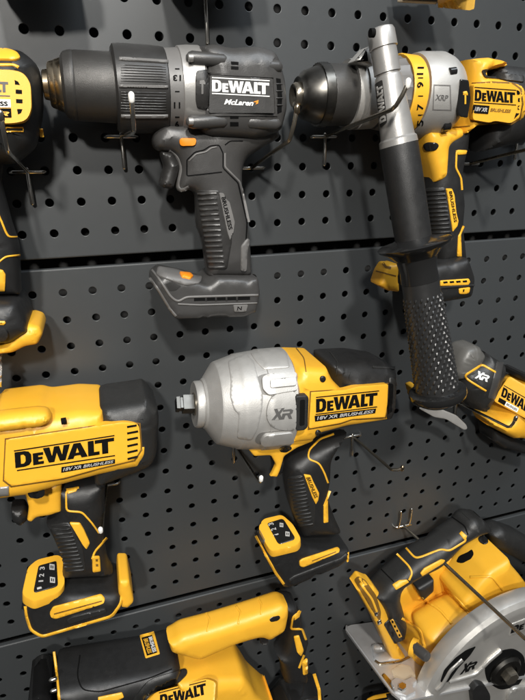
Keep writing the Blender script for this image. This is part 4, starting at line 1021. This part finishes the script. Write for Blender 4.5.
    for r, d in prof:
        for i in range(N):
            a = 2 * math.pi * i / N
            V.append((c[0] + r * math.cos(a), -d, c[1] + r * math.sin(a)))
    for k in range(len(prof) - 1):
        for i in range(N):
            j = (i + 1) % N
            fs.append((k * N + i, k * N + j, (k + 1) * N + j, (k + 1) * N + i))
    g = t._add('blade_guard', V, fs, 'guard_alloy', None, True, True, 22)
    t.dec('guard_slot', [(440, 682), (444, 670), (455, 658), (466, 650), (476, 646), (470, 655), (458, 668), (448, 682)], 'deep', .4, g, on=[g], fr=2)
    t.line('guard_rib', [[(449, 682), (476, 674), (488, 661), (501, 650)], [(436, 690), (441, 686), (450, 670), (462, 659)]], 2.6, 'guard_alloy', 2.0, g, on=[g], fr=4)
    t.polys('series_mark', XR, [(464.5, 664), (477.5, 659.5), (474.5, 668.5), (461.5, 674)], 'deep', .4, g, on=[g])
    lp = t.dec('logo_plate', [(511.5, 624), (560, 605), (558, 618), (509, 636)], 'guard_alloy', 1.0, g, on=[g], fr=1, solid=True)
    t.polys('wordmark', WORDMARK, [(512.5, 626.5), (556, 609), (554.5, 617), (510.5, 633.5)], 'deep', .35, lp, on=[lp])
    hb = t.dec('hub_plate', [(484, 668), (491, 657), (502, 650), (514, 648), (524, 655), (526, 672), (518, 686), (500, 690), (487, 682)], 'deep', .8, g, on=[g], fr=5, solid=True)
    hp = [U(505, 670, d) for d in (131, 140)]
    cc = hp[0]
    V, fs, N = [], [], 40
    for r, d in ((22, 129), (22, 133), (19, 136), (13, 137), (12.5, 135), (8.5, 135)):
        for i in range(N):
            a = 2 * math.pi * i / N
            V.append((cc[0] + r * math.cos(a), -d, cc[2] + r * math.sin(a)))
    for k in range(5):
        for i in range(N):
            j = (i + 1) % N
            fs.append((k * N + i, k * N + j, (k + 1) * N + j, (k + 1) * N + i))
    fs.append(tuple(range(5 * N, 6 * N)))
    wa = t._add('blade_washer', V, fs, 'gunmetal', g, True, True, 25)
    V, fs, N = [], [], 6
    for r, d in ((10, 134), (10, 143), (8.5, 144.5)):
        for i in range(N):
            a = 2 * math.pi * i / N
            V.append((cc[0] + r * math.cos(a), -d, cc[2] + r * math.sin(a)))
    for k in range(2):
        for i in range(N):
            j = (i + 1) % N
            fs.append((k * N + i, k * N + j, (k + 1) * N + j, (k + 1) * N + i))
    fs.append(tuple(range(2 * N, 3 * N)))
    t._add('blade_bolt', V, fs, 'dark_wire', g, True, True, 20)
    t.dec('guard_lever', [(468, 686), (474, 679), (482, 681), (487, 690), (486, 703), (470, 703)], 'black', 7, g, on=[g], fr=3)
    t.dec('lower_guard', [(506, 692), (512, 686), (540, 680), (540, 720), (505, 720)], 'guard_alloy', 4, g, fr=4)
circular_saw()

# ------------------------------------------------------------------ wire hooks
def hook(base, L, rise, label, dx=0.0, stem=24, tipup=20, tip=True, ball='chrome', wire='chrome', two=False, tdx=0.0):
    t = Thing('display_hook', label, 'hook', base, 0, 'wire display hooks on the pegboard')
    B = U(base[0], base[1], 0)
    P = lambda x, d, z: B + np.array([x, -d, z])
    t.tube('crossbar', [P(-12.5, -6, 0), P(-12.5, 2.5, 0), P(-11, 4, 0), P(11, 4, 0), P(12.5, 2.5, 0), P(12.5, -6, 0)], 1.5, 'chrome', world=True, smooth=False)
    if two:
        for x in (-8, 8): t.tube('prong', [P(x, 4, -1), P(x, 6, 14), P(x, 6, 26)], 1.4, 'chrome', world=True)
    elif stem:
        t.tube('stem', [P(0, 4, 2), P(0, 5, -stem * .5), P(0, 5, -stem)], 1.7, 'chrome', world=True, smooth=False)
    pts = [P(0, 3, 0), P(0, 10, 1), P(dx * .5, L * .5, rise * .5), P(dx * .93, L * .96, rise * .96)]
    if tip: pts += [P(dx, L, rise + 1.5), P(dx + tdx * .5, L + 3, rise + tipup * .5), P(dx + tdx, L + 5, rise + tipup)]
    w = t.tube('wire', pts, 2.0 if two else 1.55, wire, world=True, smooth=False, n=12)
    if tip: t.tube('tip', [P(dx + tdx, L + 4.6, rise + tipup - 2), P(dx + tdx, L + 5.4, rise + tipup + 1.5)], 2.0, ball, w, world=True, smooth=False)
hook((28, 172), 100, 14, 'chrome hook under the drill cut by the left edge, long stem pointing down')
hook((121, 137), 104, -1, 'chrome hook in front of the black drill collar, white tip against the ribs', dx=2, ball='ball')
hook((204, -4), 100, 14, 'chrome hook at the top edge, only its stem showing above the black drill', stem=34)
hook((250, 168), 100, 20, 'dark hook behind the black drill handle with gold tip beside the silver chuck', dx=1, tdx=3, wire='dark_wire', ball='brass', stem=0)
hook((323, 137), 127, 14, 'long dark hook crossing in front of the side handle, below the silver chuck', dx=-2, tdx=5, wire='dark_wire', tipup=15, ball='ball')
hook((467, 164), 100, 16, 'thin brassy hook low behind the yellow hammer drill body', wire='brass', stem=0)
hook((514, 140), 100, 12, 'chrome hook at the right edge below the yellow hammer drill', stem=18)
def hook_at(tip, d, rise, label, **k):
    X = U(tip[0], tip[1], d)
    v = RW @ (np.array([X[0] - k.get('dx', 0), 0, X[2] - rise]) - CAM)
    hook((v[0] / v[2] * F + 262.5, v[1] / v[2] * F + 350), d, rise, label, **k)
hook_at((259.5, 483), 100, 12, 'chrome hook left of the pale nosed impact wrench handle, tip beside its trigger', tipup=8, ball='ball')
hook_at((393, 471), 92, 8, 'dark hook at the lower right of the pale nosed impact wrench', wire='dark_wire', tipup=5, tdx=7, ball='brass')
hook_at((101, 530), 88, 12, 'chrome hook behind the large left impact wrench, bright tip beside its handle', tipup=4, ball='ball', stem=0, dx=-6, wire='brass')
hook_at((510, 428), 92, 10, 'chrome hook carrying the small oscillating tool at the right edge', tipup=14)
hook((402, 524), 204, 12, 'very long dark hook running across the circular saw, two prongs at its root', dx=14, stem=0, wire='dark_wire', two=True)

# ------------------------------------------------------------------ things only just in the picture
def strays():
    for x, lab in ((32, 'black power tool just above the top left corner, only its shadow shows'), (214, 'black power tool just above the black drill, only its shadow shows')):
        t = Thing('power_tool', lab, 'power tool', (x, -30), 45)
        b = t.puff('case', [(x - 48, -78), (x + 30, -84), (x + 44, -54), (x + 46, -27), (x - 40, -23), (x - 50, -44)], 42, 28, R=8, m='black', fr=4, comp=False)
        t.dec('front_stripe', strip([(x - 30, -37), (x + 36, -40)], 5, 0), 'yellow', 1.0, b, fr=1)
        t.puff('handle', [(x - 8, -150), (x + 26, -152), (x + 28, -74), (x - 6, -72)], 42, 18, R=14, m='black', fr=4, comp=False)
    t = Thing('tool_battery', 'black and amber underside of a tool above the top edge, right of centre', 'battery', (430, -8), 45)
    b = t.puff('case', [(392, -40), (480, -40), (476, 1), (440, 3.5), (398, 1.5)], 45, 30, R=6, m='black', fr=3)
    t.dec('amber_foot', [(437, -6), (476, -8), (474.5, 5), (470, 6.5), (438, 4)], 'yellow_clear', 3, b)
    t.dec('edge_trim', strip([(398, .5), (437, 2.5)], 1.6, 0), 'tan', 1.2, b)
    t = Thing('tool_battery', 'black and yellow tool top at the bottom edge under the sole plate', 'battery', (385, 705), 60)
    b = t.puff('case', [(366, 699), (374, 695), (396, 691), (410, 700), (410, 730), (364, 730)], 40, 6, R=3, m='yellow', fr=3)
    t.dec('dark_cap', [(386, 694), (397, 692), (404, 702), (388, 703)], 'black', 1.2, b)
    t.dec('dark_trim', strip([(368, 702), (390, 698)], 2, 0), 'deep', .8, b)
    t = Thing('plastic_wrap', 'crumpled clear plastic strip hanging at the left edge below the yellow foot', 'packaging', (-2, 360), 40)
    V, fs = [], []
    n = 14
    rr = random.Random(4)
    for i in range(n + 1):
        for k, x in enumerate((-14, -7, -1, 2.2 + rr.uniform(-1, .8))):
            V.append(U(x, 345 + i * 3, 44 + rr.uniform(-6, 6)))
    for i in range(n):
        for k in range(3): fs.append((i * 4 + k, i * 4 + k + 1, i * 4 + k + 5, i * 4 + k + 4))
    t.mesh('film', V, fs, 'film')
strays()
# ------------------------------------------------------------------ light
def spot(name, pos, target, power, colr, radius, size=60):
    l = bpy.data.lights.new(name, 'SPOT')
    l.energy = power; l.color = colr; l.shadow_soft_size = radius; l.spot_size = math.radians(size); l.spot_blend = 1
    o = bpy.data.objects.new(name, l); col.objects.link(o)
    o.location = pos
    o.rotation_euler = (Vector(target) - Vector(pos)).to_track_quat('-Z', 'Y').to_euler()
spot('ceiling_spot', (-.03, -1.45, 1.0), (.15, 0, -.28), 124, (1, .965, .905), .06, 50)
spot('ceiling_spot', (-.38, -1.7, .62), (.15, 0, -.3), 106, (1, .965, .91), .065, 50)
a = bpy.data.lights.new('ceiling_panel', 'AREA'); a.shape = 'RECTANGLE'; a.size = 1.2; a.size_y = .5; a.energy = 19; a.color = (.86, .93, 1.0)
ao = bpy.data.objects.new('ceiling_panel', a); col.objects.link(ao); ao.location = (.75, -.9, 1.3)
ao.rotation_euler = (Vector((.3, 0, -.35)) - ao.location).to_track_quat('-Z', 'Y').to_euler()
w = bpy.data.worlds.new('World'); scn.world = w; w.use_nodes = True
nt = w.node_tree; bg = nt.nodes['Background']
tc = nt.nodes.new('ShaderNodeTexCoord'); sx = nt.nodes.new('ShaderNodeSeparateXYZ'); rp = nt.nodes.new('ShaderNodeValToRGB')
nt.links.new(tc.outputs['Generated'], sx.inputs[0]); 
mr = nt.nodes.new('ShaderNodeMapRange'); mr.inputs['From Min'].default_value = -1; mr.inputs['From Max'].default_value = 1
nt.links.new(sx.outputs['Z'], mr.inputs['Value']); nt.links.new(mr.outputs[0], rp.inputs[0])
e = rp.color_ramp.elements
e[0].position = .25; e[0].color = (.10, .095, .09, 1)
e[1].position = .95; e[1].color = (.75, .78, .82, 1)
k = e.new(.55); k.color = (.22, .22, .22, 1)
nt.links.new(rp.outputs[0], bg.inputs[0]); bg.inputs[1].default_value = .36
scn.view_settings.view_transform = 'Standard'; scn.view_settings.look = 'None'; scn.view_settings.exposure = 0; scn.view_settings.gamma = 1
